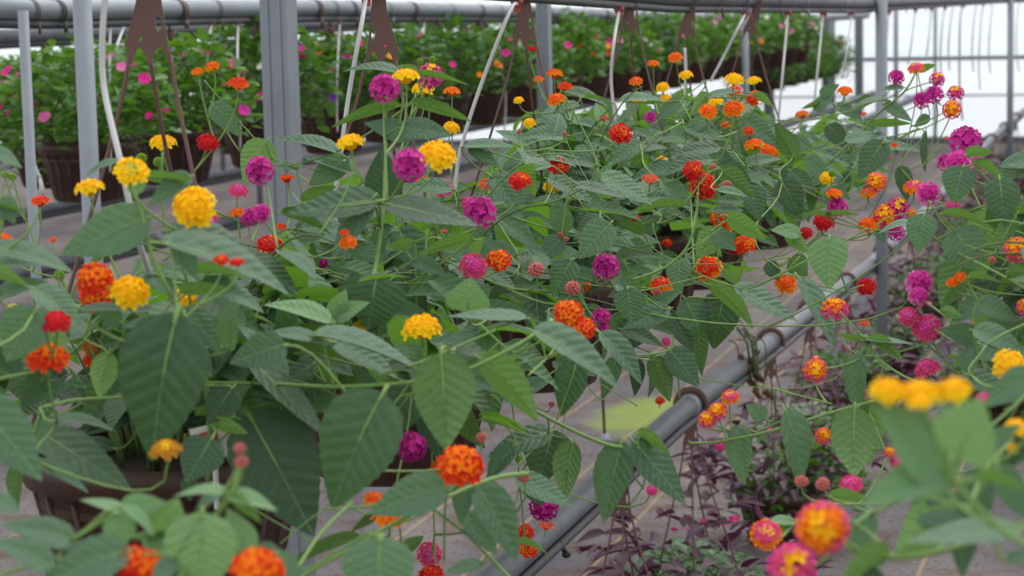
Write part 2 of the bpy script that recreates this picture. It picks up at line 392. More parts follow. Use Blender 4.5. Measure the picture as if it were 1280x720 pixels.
for key, mt in (('g', M['leaf']), ('d', M['leaf_dark']), ('l', M['leaf_young'])):
    LV[key] = [leaf_mesh('lantana_leaf', mt, f_, c_, q_) for f_, c_, q_ in ((.35, .10, .5), (.6, .18, .4), (.2, .04, .6), (.5, .28, .5))]
LW = .27 * .95 * 2                                  # true width of a leaf of length 1
def leafmat(p0, p1, n, wscale=1.0):
    a_ = (p1 - p0); L = a_.length; y = a_ / L; z = (n - y * n.dot(y)).normalized(); x = y.cross(z)
    m = Matrix((x * L * wscale, y * L, z * L)).transposed().to_4x4(); m.translation = p0; return m

def floret(s, c, ax, r, mi, rnd):
    ax = ax.normalized(); u = ax.orthogonal().normalized(); v = ax.cross(u); ph = rnd.random() * 6
    vs = [c - ax * r * .25]; n = 12
    for k in range(n):
        t = ph + 2 * PI * k / n; rr = r * (1.0, .93, .6)[(k) % 3] if k % 3 else r * .93
        rr = r * (.95 if k % 3 != 2 else .55)
        vs.append(c + (u * math.cos(t) + v * math.sin(t)) * rr + ax * r * (.22 if k % 3 != 2 else .02) * rnd.uniform(.4, 1.4))
    s.add(vs, [(0, 1 + k, 1 + (k + 1) % n) for k in range(n)], mi)
FT = {  # outer, inner, centre, spread angle, florets, ring layout
 'Y': ('yellow', 'deepyellow', 'yellow', 78), 'y': ('yellow', 'yellow', 'lime', 62), 'O': ('orange', 'deeporange', 'orange', 78), 'K': ('ochre', 'ochre', 'yellow', 80),
 'A': ('redorange', 'orange', 'orange', 76), 'E': ('orange', 'redorange', 'salmon', 72), 'D': ('deeporange', 'redorange', 'salmon', 60), 'R': ('red', 'redorange', 'orange', 76),
 'C': ('crimson', 'red', 'crimson', 75), 'M': ('magenta', 'magenta', 'deepmagenta', 112), 'm': ('deepmagenta', 'deepmagenta', 'magenta', 100),
 'P': ('pink', 'pink', 'lightpink', 85), 'Q': ('lightpink', 'magenta', 'magenta', 100), 'T': ('pink', 'orange', 'deepyellow', 95), 'U': ('magenta', 'pink', 'deepyellow', 100), 'S': ('salmon', 'salmon', 'bud', 55),
 'W': ('orange', 'pink', 'yellow', 85), 'B': ('bud', 'bud', 'bud', 0), 'G': ('greenbud', 'greenbud', 'greenbud', 0), 'V': ('lime', 'yellow', 'greenbud', 60)}
def head_parts(t, seed):
    """list of (centre, axis, radius, material slot) for a head of overall diameter 1"""
    rnd = random.Random(seed); outer, inner, cen, ang = FT[t]; am = math.radians(ang); out = []
    Rr = .42; n = 34 if ang > 80 else 26
    for k in range(n):
        f = (k + .5) / n; th = math.acos(1 - f * (1 - math.cos(am))); ph = k * 2.39996
        th += rnd.uniform(-.07, .07)
        d = Vector((math.sin(th) * math.cos(ph), math.sin(th) * math.sin(ph), math.cos(th)))
        flat = 1 if ang > 90 else .75
        c = Vector((d.x * Rr, d.y * Rr, d.z * Rr * flat)) * rnd.uniform(.94, 1.05)
        out.append((c, d, rnd.uniform(.12, .155), 2 if f < .1 else (1 if f < .42 else 0)))
    return out, rnd
def head_mesh(t, seed, florets=True):
    outer, inner, cen, ang = FT[t]; s = MB()
    if t in 'BG':
        rnd = random.Random(seed)
        for i in range(40):
            f = (i + .5) / 40; th = math.acos(1 - 1.75 * f); ph = i * 2.39996
            d = Vector((math.sin(th) * math.cos(ph), math.sin(th) * math.sin(ph), math.cos(th) * .85)); c = d * .36
            s.tube([c - d * .12, c, c + d * .08], [.075, .085, .02], 5, 0)
    else:
        parts, rnd = head_parts(t, seed)
        s.lathe([(.001, -.16), (.14, -.1), (.3, .05), (.33, .15), (.26, .25), (.12, .31), (.001, .33)] if ang > 70 else [(.001, -.1), (.12, -.04), (.26, .1), (.2, .24), (.001, .28)], 12, 3)
        if florets:
            for c, d, r, mi in parts: floret(s, c, d, r, mi, rnd)
    s.tube([Vector((0, 0, -.45)), Vector((0, 0, -.05))], [.028, .045], 6, 4)
    m3 = P[inner] if t not in 'BG' else P[outer]
    dk = {'M': 'deepmagenta', 'Q': 'magenta', 'P': 'magenta', 'T': 'pink', 'U': 'deepmagenta', 'Y': 'deepyellow', 'y': 'lime', 'A': 'red', 'R': 'crimson'}.get(t)
    return s.mesh('flower_head', [P[outer], P[inner], P[cen], P[dk] if dk else m3, M['stem']])
HM = {}
def head(t, k):
    if (t, k) not in HM: HM[(t, k)] = head_mesh(t, k + 3)
    return HM[(t, k)]
floret_me = {}
def floret_mesh(colour, k):
    if (colour, k) not in floret_me:
        s = MB(); rnd = random.Random(k); floret(s, Vector((0, 0, 0)), UP, 1.0, 0, rnd)
        s.tube([Vector((0, 0, -1.1)), Vector((0, 0, -.25))], [.1, .17], 5, 0); floret_me[(colour, k)] = s.mesh('floret', [P[colour]])
    return floret_me[(colour, k)]
core_me = {}

pot_b = MB(); pot_b.lathe([(.001, -.165), (.09, -.165), (.098, -.16), (.128, -.03), (.137, -.028), (.142, .0), (.138, .002), (.131, -.004), (.124, -.05)], 48)
for k in range(20):                                              # moulded ribs below the rim
    t = 2 * PI * k / 20; c = Vector((math.cos(t), math.sin(t), 0))
    pot_b.tube([c * .0975 + Vector((0, 0, -.155)), c * .127 + Vector((0, 0, -.034))], .0035, 5)
POT = pot_b.mesh('pot', M['pot'])
s_b = MB(); s_b.lathe([(.001, -.02), (.06, -.018), (.126, -.028)], 32); SOIL = s_b.mesh('soil', M['soil'])

def plate(outline, holes, th, mat):
    bm = bmesh.new(); vs = []
    for loop in [outline] + holes:
        lv = [bm.verts.new((x, 0, z)) for x, z in loop]
        for i in range(len(lv)): bm.edges.new((lv[i], lv[(i + 1) % len(lv)]))
    bmesh.ops.triangle_fill(bm, use_beauty=True, use_dissolve=False, edges=bm.edges[:])
    r = bmesh.ops.extrude_face_region(bm, geom=bm.faces[:])
    bmesh.ops.translate(bm, verts=[g for g in r['geom'] if isinstance(g, bmesh.types.BMVert)], vec=(0, th, 0))
    bmesh.ops.translate(bm, verts=bm.verts[:], vec=(0, -th / 2, 0)); bmesh.ops.recalc_face_normals(bm, faces=bm.faces[:])
    me = bpy.data.meshes.new('hanger_bracket'); bm.to_mesh(me); bm.free(); me.materials.append(mat); return me
def circ(cx, cz, rx, rz, n=10): return [(cx + rx * math.cos(2 * PI * k / n), cz + rz * math.sin(2 * PI * k / n)) for k in range(n)]
def arch(x0, x1, z, h, n=8): return [(x0 + (x1 - x0) * k / n, z + h * math.sin(PI * k / n)) for k in range(n + 1)]
out = [(-.0205, -.002), (-.0215, .020), (-.006, .075), (-.004, .1), (.014, .1), (.0135, .085), (.0175, .02), (.0205, -.002)]
arc = [(.0165, -.002)] + arch(.0165, .002, 0, .015)[0:] + [(.002, -.004), (-.002, -.004)] + arch(-.002, -.0165, 0, .015) + [(-.0165, -.002)]
BR = plate(out + arc, [circ(.0105, .040, .0028, .010), circ(-.006, .024, .0026, .0026, 8)], .003, M['hanger'])

def ring_hook(r, wdt, span=300, th=.005, off=40):
    s = MB(); vs = []; fs = []; n = 18
    for k in range(n + 1):
        t = math.radians(-90 - (360 - span) / 2 - span * k / n + off)
        for rr in (r, r + th):
            for sd in (-1, 1): vs.append(Vector((math.cos(t) * rr, sd * wdt, math.sin(t) * rr)))
    for k in range(n):
        a = 4 * k; b = a + 4
        fs += [(a, a + 1, b + 1, b), (a + 2, b + 2, b + 3, a + 3), (a, b, b + 2, a + 2), (a + 1, a + 3, b + 3, b + 1)]
    s.add(vs, fs); return s.mesh('hook', M['hanger'])
HOOK = ring_hook(.031, .011)
LOWHOOK = ring_hook(.029, .004, 220, .015, 0)

def basket_base(root, rail, rim, wires=3, yaw=0, flip=1, rr=.136, tint=None, hook=True, swing=0, drop=.115, bs=1.0, ps=1.0):
    """pot, soil and hanger under a thing root located at rim centre; rail = world point of the rail"""
    O = root.location
    rr *= ps; obj('pot', POT, root, Matrix.Scale(ps, 4)); obj('soil', SOIL, root, Matrix.Scale(ps, 4))
    top = rail - O; bz = top + Vector((.0, 0, -drop))
    ang = yaw
    m = Matrix.Translation(bz) @ Matrix.Rotation(ang, 4, 'Z') @ Matrix.Rotation(swing, 4, 'Y') @ Matrix.Diagonal((flip * bs, 1, 1, 1))
    obj('hanger_bracket', BR, root, m)
    if hook: obj('hook', LOWHOOK if hook == 2 else HOOK, root, Matrix.Translation(top))
    for k in range(wires):
        xx = (-.019, 0, .019, .0)[k]
        p0 = m @ Vector((xx, 0, 0)); t = (PI if xx * flip < 0 else 0) + ang * .3 if xx else PI / 2
        t = {0: PI * 1.16, 1: PI * .5, 2: -.5, 3: -PI / 2}[k]
        if flip < 0: t = PI - t
        p1 = Vector((math.cos(t) * rr, math.sin(t) * rr, -.01))
        s = MB(); s.tube(smooth_line([p0 + Vector((0, 0, .004)), p0 + (p1 - p0) * .15 + Vector((0, 0, -.01)), p0 + (p1 - p0) * .6, p1, p1 + Vector((0, 0, -.02))], 4), .0025, 6)
        s.build('hanger_wire', M['hanger'], root)

def inpoly(x, y, poly):
    r = False; n = len(poly)
    for i in range(n):
        x0, y0 = poly[i]; x1, y1 = poly[(i + 1) % n]
        if (y0 > y) != (y1 > y) and x < (x1 - x0) * (y - y0) / (y1 - y0) + x0: r = not r
    return r
CAN = [(-200,410),(60,405),(130,350),(200,330),(260,335),(345,300),(372,245),(430,215),(500,225),(560,240),(610,205),(645,150),(690,110),(745,125),(800,112),(860,108),(950,125),(985,170),(1040,135),(1090,150),(1120,190),(1110,225),(1060,250),(1020,270),(975,300),(935,345),(905,380),(870,410),(840,440),(780,455),(735,470),(700,500),(690,545),(640,560),(560,540),(470,500),(430,500),(350,540),(280,535),(130,535),(-200,545)]
CANR = [(1290,210),(1240,240),(1215,300),(1190,340),(1200,400),(1230,450),(1290,480),(1400,500),(1400,200)]
# ------------------------------------------------------------------ lantana baskets
RIM = 1.117
BASK = {}
def add_basket(key, x, Z, label, rimz=None, X=AX, hang=True):
    if X is not None:
        yy = yz(x, 40, X)[0]; p = Vector((X, yy, RIM))
    else:
        p = at(x, 300, Z); p.z = rimz or RIM
    root = thing('lantana_basket', label, 'hanging basket', p, 'lantana hanging baskets')
    BASK[key] = root; return root
names = {'b1': ('big brown hanging basket at lower left with yellow and orange lantana', 186), 'b2': ('lantana basket behind the front one, magenta and yellow heads crowning it', 475),
         'b3': ('lantana basket in mid row with red-orange heads, curved pot bottom showing above the floor', 657), 'b4': ('lantana basket with orange and magenta heads hanging left of the slender round post', 788),
         'b5': ('lantana basket with scarlet heads before the white sheeting', 858), 'b6': ('farthest lantana basket, pink and orange sprays reaching across the round post', 937)}
for k, (lb, x) in names.items():
    r_ = add_basket(k, x, None, lb)
    rail = interp(topA, r_.location.y); 
    basket_base(r_, rail, r_.location, yaw=math.radians(16), flip=-1 if k == 'b2' else 1, swing=math.radians({'b1': -2, 'b2': 3, 'b3': -3, 'b4': 0, 'b5': 6, 'b6': 12}[k]), ps=1.17, drop={'b1': .128, 'b2': .138, 'b3': .118, 'b4': .092, 'b5': .105, 'b6': .108}[k], bs={'b1': 1.2, 'b2': 1.12}.get(k, 1))
for k, lb, x, Z in (('b0', 'lantana shoots at the bottom left corner, two red and orange heads cut by the frame', -330, 1.75), ('r1', 'lantana with pink heads reaching in from the right edge over purple foliage', 1490, 2.6),
                    ('r0', 'nearest lantana at lower right, blurred yellow heads and big pink and yellow ball', 1640, 1.3)):
    r_ = add_basket(k, x, Z, lb, X=None)
    basket_base(r_, Vector((r_.location.x, r_.location.y, 1.66)), r_.location, yaw=math.radians(10), hook=False)

RX = (BASK['r0'].location.x + BASK['r1'].location.x) / 2
rack('pipe rack just right of the view that carries the nearest right-hand lantana baskets', RX, [(-.5, RX, 1.685), (12, RX, 1.66)], None, [(RX + .05, 6.5, 1.7)])
leafcount = {k: 0 for k in BASK}
def put_leaf(bk, p0, p1, n, kind='g', ws=1.0, k=None):
    root = BASK[bk]
    me = LV[kind][random.randrange(4) if k is None else k]
    if leafcount[bk] >= 300: return
    leafcount[bk] += 1
    obj('leaf', me, root, leafmat(p0 - root.location, p1 - root.location, n, ws))
LBASE = []
def petiole_and_leaf(bk, x0, y0, x1, y1, w, Z, kind='g'):
    under = kind in 'yu'; kk = {'y': 'g', 'u': 'd'}.get(kind, kind)
    jit = random.uniform(-.012, .012)
    P0 = at(x0, y0, Z); P1 = at(x1, y1, Z - .01 + jit)
    Lpx = math.hypot(x1 - x0, y1 - y0); ratio = w / (LW * Lpx)
    cth = min(.97, max(.22, ratio)); ws = ratio / cth * 1.04
    a_ = (P1 - P0).normalized(); c = TOCAM(P0); c = (c - a_ * c.dot(a_)).normalized(); s = a_.cross(c)
    if s.dot(UP) < 0: s = -s
    sth = math.sqrt(1 - cth * cth)
    n = (-c if under else c) * cth + s * sth
    if under and abs(a_.z) > .75: n = -c * cth + s * sth * .5
    put_leaf(bk, P0, P1, n, kk, ws); LBASE.append((bk, P0, (P0 - P1).normalized()))
    HERO.append((min(x0, x1) , min(y0, y1), max(x0, x1), max(y0, y1), Z))
HERO = []
# base x, base y, tip x, tip y, width, depth, kind (g grey-green, d dark, l young, y/u seen from below)
HL = {'b1': [
(178,275,74,316,56,2.15,'g'),(-10,185,28,209,16,2.1,'g'),(-8,308,92,331,20,2.05,'g'),(-5,335,60,320,14,2.1,'g'),(2,250,19,278,24,2.1,'g'),(-5,262,36,255,7,2.1,'y'),(235,222,184,250,26,2.15,'g'),
(178,222,153,240,22,2.2,'y'),(186,222,240,222,14,2.15,'y'),(145,203,99,212,8,2.15,'g'),(150,303,108,332,12,2.2,'y'),(222,300,245,345,28,2.1,'g'),
(217,408,178,577,102,1.95,'d'),(42,392,4,452,56,1.95,'g'),(52,405,97,460,24,2.1,'y'),(135,445,122,500,30,2.2,'y'),
(48,363,103,402,26,2.0,'g'),(105,387,160,382,8,2.1,'g'),(150,402,122,388,20,2.15,'g'),(195,402,150,408,14,2.1,'g'),(45,545,72,518,25,2.1,'g'),(72,526,140,520,8,2.05,'g'),(22,395,57,388,14,2.1,'g'),
(287,432,285,364,22,2.2,'g'),(351,432,288,452,42,2.05,'g'),(233,390,285,438,30,2.2,'g'),(322,458,412,545,28,2.25,'d'),
(289,487,258,530,40,2.2,'d'),(270,533,315,535,16,2.2,'y'),(50,540,168,612,46,2.15,'d'),(48,578,113,610,16,2.0,'g'),(22,585,13,637,12,2.1,'u'),(262,552,232,602,50,2.15,'d'),(235,598,238,626,20,2.2,'d'),
(318,530,395,668,100,2.25,'d'),(472,503,404,636,94,2.0,'d'),(-25,505,53,600,62,1.75,'g'),(355,465,300,400,20,2.3,'g'),(-10,335,35,355,16,2.0,'y'),(0,370,55,345,18,2.1,'g'),(-8,430,30,470,30,2.2,'d'),(60,480,110,505,20,2.3,'d'),(30,500,85,478,20,2.3,'g'),
(390,455,340,490,26,2.35,'d'),(140,560,95,545,16,2.4,'d'),(185,340,225,372,22,2.3,'g'),(250,350,205,330,18,2.3,'g'),(185,440,150,470,24,2.4,'d'),(392,470,350,530,36,2.4,'d'),
(215,305,368,344,30,2.0,'g'),(220,288,330,303,26,2.1,'d'),(240,340,312,336,14,2.15,'y'),(255,355,330,372,22,2.15,'g'),(230,365,290,356,16,2.1,'y')],
'b2': [(465,250,358,264,34,2.5,'d'),(357,268,419,284,14,2.6,'u'),(462,252,412,324,28,2.5,'g'),(332,180,304,230,40,2.9,'y'),(430,200,385,232,30,2.9,'g'),(402,280,366,302,26,2.9,'g'),(386,346,388,300,20,2.9,'u'),
(448,342,413,328,20,2.8,'g'),(480,247,478,186,44,2.6,'d'),(490,256,600,279,28,2.5,'d'),(570,272,518,286,10,2.6,'y'),(590,300,520,313,16,2.7,'y'),(470,350,458,410,78,2.45,'d'),(408,400,335,370,20,2.3,'l'),(418,398,432,362,24,2.35,'l'),(420,396,454,376,18,2.35,'l'),
(392,422,333,412,15,2.2,'g'),(402,420,528,442,18,2.2,'g'),(420,428,500,466,28,2.25,'g'),(380,440,445,436,14,2.3,'u'),(300,404,338,412,10,2.4,'u'),
(500,343,536,388,32,2.7,'d'),(515,304,482,309,14,2.6,'y'),(520,327,558,340,17,2.6,'g'),(500,290,542,345,38,3.0,'d'),(552,452,560,564,70,2.1,'u'),(605,452,682,520,40,2.25,'y'),(676,417,784,472,32,2.2,'g'),(580,468,632,486,22,2.35,'g'),
(585,387,586,350,46,2.4,'l'),(650,396,560,392,14,2.3,'g'),(515,490,468,548,52,2.4,'d'),(597,414,545,432,14,2.3,'g'),(556,432,616,448,12,2.3,'g'),(610,398,578,412,20,2.5,'u'),(552,610,458,638,48,1.98,'g'),(583,600,573,656,26,2.1,'g'),(600,612,655,698,44,2.1,'g'),(585,645,623,692,30,2.15,'g'),
(475,680,468,765,82,1.8,'g'),(441,672,352,703,16,2.1,'u'),(473,642,437,664,12,2.2,'u'),(495,90,433,73,10,2.6,'g'),(493,133,412,152,14,2.6,'y'),(520,130,592,146,15,2.6,'y'),(512,168,456,153,26,2.6,'g'),(505,160,563,165,24,2.55,'g'),(525,93,588,101,8,2.6,'y'),(520,88,500,80,8,2.7,'y'),
(420,190,347,162,14,2.8,'g'),(345,210,372,206,6,2.8,'g'),(268,132,300,166,26,2.9,'g'),(530,510,555,575,34,2.6,'d'),(440,300,480,330,26,2.8,'g'),(505,380,470,420,30,2.8,'g'),(340,395,385,370,18,2.6,'g'),(555,300,600,330,24,2.9,'g'),(560,235,505,230,18,2.8,'g'),(470,460,440,500,24,2.4,'g'),(540,470,500,500,26,2.5,'g'),
(505,688,530,668,16,2.3,'u'),(600,705,556,714,16,2.2,'g'),(640,560,605,600,22,2.5,'g'),(440,215,385,190,16,2.9,'g'),(380,250,420,230,16,2.9,'y')],
'b3': [(617,266,678,303,28,3.3,'g'),(616,222,652,263,22,3.3,'g'),(684,207,630,214,12,3.2,'g'),(685,198,722,200,8,3.3,'g'),(705,288,692,244,26,3.3,'g'),(700,299,676,323,24,3.2,'g'),(605,335,648,359,16,3.0,'g'),(713,328,690,366,32,3.1,'g'),
(760,282,723,322,38,3.1,'g'),(758,220,816,254,24,3.3,'g'),(724,232,783,243,12,3.2,'g'),(803,292,772,272,13,3.2,'u'),(720,455,700,520,38,2.7,'d'),(683,540,609,569,28,2.6,'g'),(690,543,671,606,52,2.7,'d'),(715,558,700,628,26,2.65,'u'),(650,598,716,631,28,2.55,'g'),(650,677,689,684,9,2.5,'y'),
(785,364,790,403,36,3.0,'g'),(755,420,809,474,26,2.9,'g'),(832,387,778,408,26,3.05,'g'),(775,560,751,652,44,2.6,'g'),(797,557,858,629,40,2.6,'g'),(800,543,843,563,14,2.6,'y'),(585,182,642,178,10,3.2,'g'),(590,186,626,209,16,3.2,'g'),(655,600,682,632,22,2.7,'d'),(640,320,602,300,20,3.2,'g'),(740,345,700,340,18,3.3,'g'),
(735,385,768,430,22,3.1,'d'),(640,345,612,372,20,3.1,'d'),(690,395,735,440,24,3.0,'d'),(560,505,608,560,30,2.8,'u'),(650,490,690,470,20,2.9,'g'),(790,312,740,300,18,3.3,'g'),(690,225,745,250,18,3.4,'g'),(660,180,620,160,14,3.5,'g'),(700,170,650,165,16,3.5,'g'),(745,205,690,190,18,3.5,'g')],
'b4': [(858,377,882,422,36,3.2,'g'),(905,372,888,434,48,3.2,'d'),(890,358,951,398,22,3.15,'y'),(925,361,998,399,24,3.1,'g'),(780,412,830,428,20,3.2,'d'),(800,405,770,440,34,3.3,'d'),(840,440,874,483,34,3.1,'g'),(818,450,839,501,26,3.1,'u'),(873,413,879,471,10,3.2,'u'),
(795,450,796,495,18,3.3,'d'),(815,445,822,494,12,3.3,'d'),(770,450,753,498,22,3.1,'g'),(903,213,944,246,26,3.4,'u'),(938,235,950,274,28,3.5,'d'),(885,200,830,206,16,3.6,'d'),(912,272,959,299,22,3.2,'y'),(897,290,870,320,32,3.3,'y'),(893,290,920,313,22,3.2,'g'),(850,258,785,256,11,3.4,'y'),
(850,325,845,362,26,3.2,'g'),(893,262,930,262,10,3.3,'g'),(900,238,935,241,9,3.3,'g'),(900,250,930,250,9,3.3,'g'),(1003,353,1051,434,23,3.0,'g'),(757,350,792,362,12,3.3,'y'),(780,295,826,302,14,3.4,'g'),(815,385,850,360,18,3.3,'g'),(840,395,870,440,26,3.4,'d'),(760,330,800,345,16,3.4,'g'),(905,340,925,355,12,3.3,'y'),(830,230,870,262,20,3.6,'g'),(800,180,760,200,18,3.8,'g'),(800,250,850,240,14,3.6,'g'),(820,280,790,300,18,3.5,'d'),(790,430,740,412,22,3.3,'g')],
'b5': [(884,120,860,144,14,3.8,'y'),(885,120,926,111,8,3.8,'g'),(945,118,968,130,10,3.8,'y'),(930,150,976,182,24,3.9,'g'),(992,193,969,152,24,3.9,'u'),(895,185,838,190,16,3.9,'d'),(900,205,942,232,26,3.8,'d'),(880,150,850,170,16,4,'g'),(850,125,820,150,16,4.2,'g'),(935,205,975,190,14,4,'g'),(860,160,905,172,16,4,'g'),(780,125,830,118,10,4.2,'g'),(905,178,880,205,18,4,'g'),(840,210,790,215,18,4,'g'),(978,228,1004,271,32,3.8,'d'),(998,290,964,287,15,3.4,'l'),(985,293,1012,316,18,3.4,'y'),(1036,302,1035,359,44,3.1,'l'),(990,325,1010,345,26,3.4,'u'),(960,330,975,350,18,3.5,'d')],
'b6': [(1023,130,1000,134,6,4.8,'y'),(1027,118,1049,105,14,4.8,'g'),(1020,136,1042,115,16,4.8,'g'),(1037,158,1060,186,22,4.5,'d'),(1020,188,1066,199,15,4.5,'g'),(1106,125,1060,130,5,4.4,'g'),(1128,109,1099,111,6,4.4,'g'),(1108,132,1142,150,15,4.4,'g'),(1048,132,1079,149,14,4.5,'g'),(1160,146,1143,157,12,4.3,'g'),
(1150,88,1168,79,9,4.3,'y'),(1157,122,1181,130,5,4.3,'y'),(1102,180,1073,223,30,4.0,'d'),(1156,168,1155,216,8,3.9,'d'),(1126,211,1136,251,20,3.9,'d'),(1095,155,1140,153,10,4.3,'y'),(1060,175,1105,165,14,4.3,'g'),(1100,185,1150,178,12,4.2,'g'),(1010,200,1040,225,20,4.3,'g'),(1035,250,1060,228,18,4.2,'g'),(1035,270,990,262,7,3.8,'y'),(1035,270,1075,263,7,3.8,'y'),(1142,279,1098,280,6,3.6,'g'),(1098,288,1106,304,11,3.8,'d'),(990,215,1020,245,20,4.3,'d'),(1075,200,1120,200,13,4.2,'g'),(1085,120,1070,140,12,4.5,'g'),(1195,250,1213,238,8,3.8,'y')],
'b0': [(88,674,4,651,34,1.55,'g'),(62,706,-6,671,32,1.5,'g'),(152,690,40,726,52,1.5,'g'),(156,640,102,620,14,1.6,'l'),(155,637,206,628,27,1.6,'l'),(150,647,148,688,38,1.55,'l'),(158,635,196,664,13,1.55,'l'),(205,668,222,624,40,1.6,'l'),(206,668,175,672,7,1.6,'y'),(192,668,208,702,26,1.6,'l'),(252,650,250,748,84,1.5,'l'),
(308,690,288,634,36,1.55,'l'),(287,620,348,630,19,1.55,'l'),(288,622,331,651,15,1.55,'y'),(279,616,218,606,13,1.55,'l'),(272,618,245,632,12,1.6,'g'),(350,694,376,728,26,1.5,'g'),(305,690,282,688,8,1.55,'g'),(318,688,350,684,9,1.55,'g'),(-15,620,25,640,20,1.6,'g'),(215,700,190,735,22,1.5,'g')],
'r1': [(1203,211,1191,252,36,2.7,'g'),(1222,204,1264,221,13,2.7,'y'),(1210,193,1244,186,13,2.7,'y'),(1250,227,1257,279,38,2.6,'d'),(1155,271,1146,313,34,2.6,'g'),(1180,267,1236,270,10,2.6,'y'),(1196,291,1224,337,50,2.6,'g'),(1268,272,1243,321,13,2.6,'u'),(1207,324,1174,387,40,2.7,'u'),(1252,334,1214,388,42,2.8,'d'),(1213,346,1248,345,9,2.5,'y'),(1262,340,1290,338,12,2.5,'y'),
(1090,424,1133,446,17,2.6,'y'),(1086,424,1142,428,7,2.6,'g'),(1075,447,1063,527,26,2.6,'g'),(1072,425,1048,415,7,2.6,'y'),(1222,414,1285,436,26,2.4,'g'),(1218,422,1179,411,22,2.5,'g'),(1213,434,1199,466,13,2.5,'g'),(1215,470,1278,502,28,2.3,'d'),(1240,435,1250,470,22,2.6,'d'),(925,537,922,603,30,2.6,'g'),(955,522,935,505,20,2.7,'g'),
(985,521,1016,609,34,2.5,'g'),(1068,517,1065,602,50,2.5,'u'),(1225,380,1280,395,24,2.5,'g'),(1240,372,1185,400,26,2.6,'g'),(1280,300,1240,312,20,2.7,'g'),(1290,360,1245,400,30,2.7,'d'),(1085,510,1095,580,22,2.6,'y'),(1290,200,1250,205,16,2.8,'g'),(1275,420,1240,400,20,2.6,'g'),(1278,250,1290,290,24,2.7,'g'),(1275,205,1240,232,20,2.8,'g'),(1215,440,1260,445,18,2.5,'g'),(1178,388,1205,395,14,2.6,'y'),(1040,620,1085,620,16,2.3,'y'),(990,650,960,652,9,2.2,'l'),(990,655,962,680,13,2.2,'y')],
'r0': [(1165,594,1080,624,40,1.2,'l'),(1182,597,1098,494,62,1.2,'l'),(1198,567,1226,498,62,1.15,'l'),(1265,662,1130,673,30,1.35,'g'),(1145,642,1224,622,40,1.5,'g'),(1187,640,1113,692,54,1.5,'y'),(1225,592,1215,680,40,1.5,'d'),(1250,588,1287,652,34,1.4,'g'),(1225,598,1290,603,16,1.2,'y'),(1088,645,1064,688,28,1.6,'g'),(1107,694,1038,723,28,1.5,'y'),(1085,715,1110,745,24,1.5,'d'),
(1210,655,1200,720,30,1.5,'d'),(1290,540,1250,585,34,1.5,'d'),(1290,470,1235,500,34,1.7,'g'),(1180,610,1150,560,26,1.25,'l'),(1260,700,1300,690,16,1.4,'g'),(1235,560,1270,530,20,1.4,'g'),(1175,505,1215,520,20,1.5,'g'),(1140,610,1190,600,20,1.4,'g')]}
for bk, L_ in HL.items():
    for t_ in L_: petiole_and_leaf(bk, *t_)

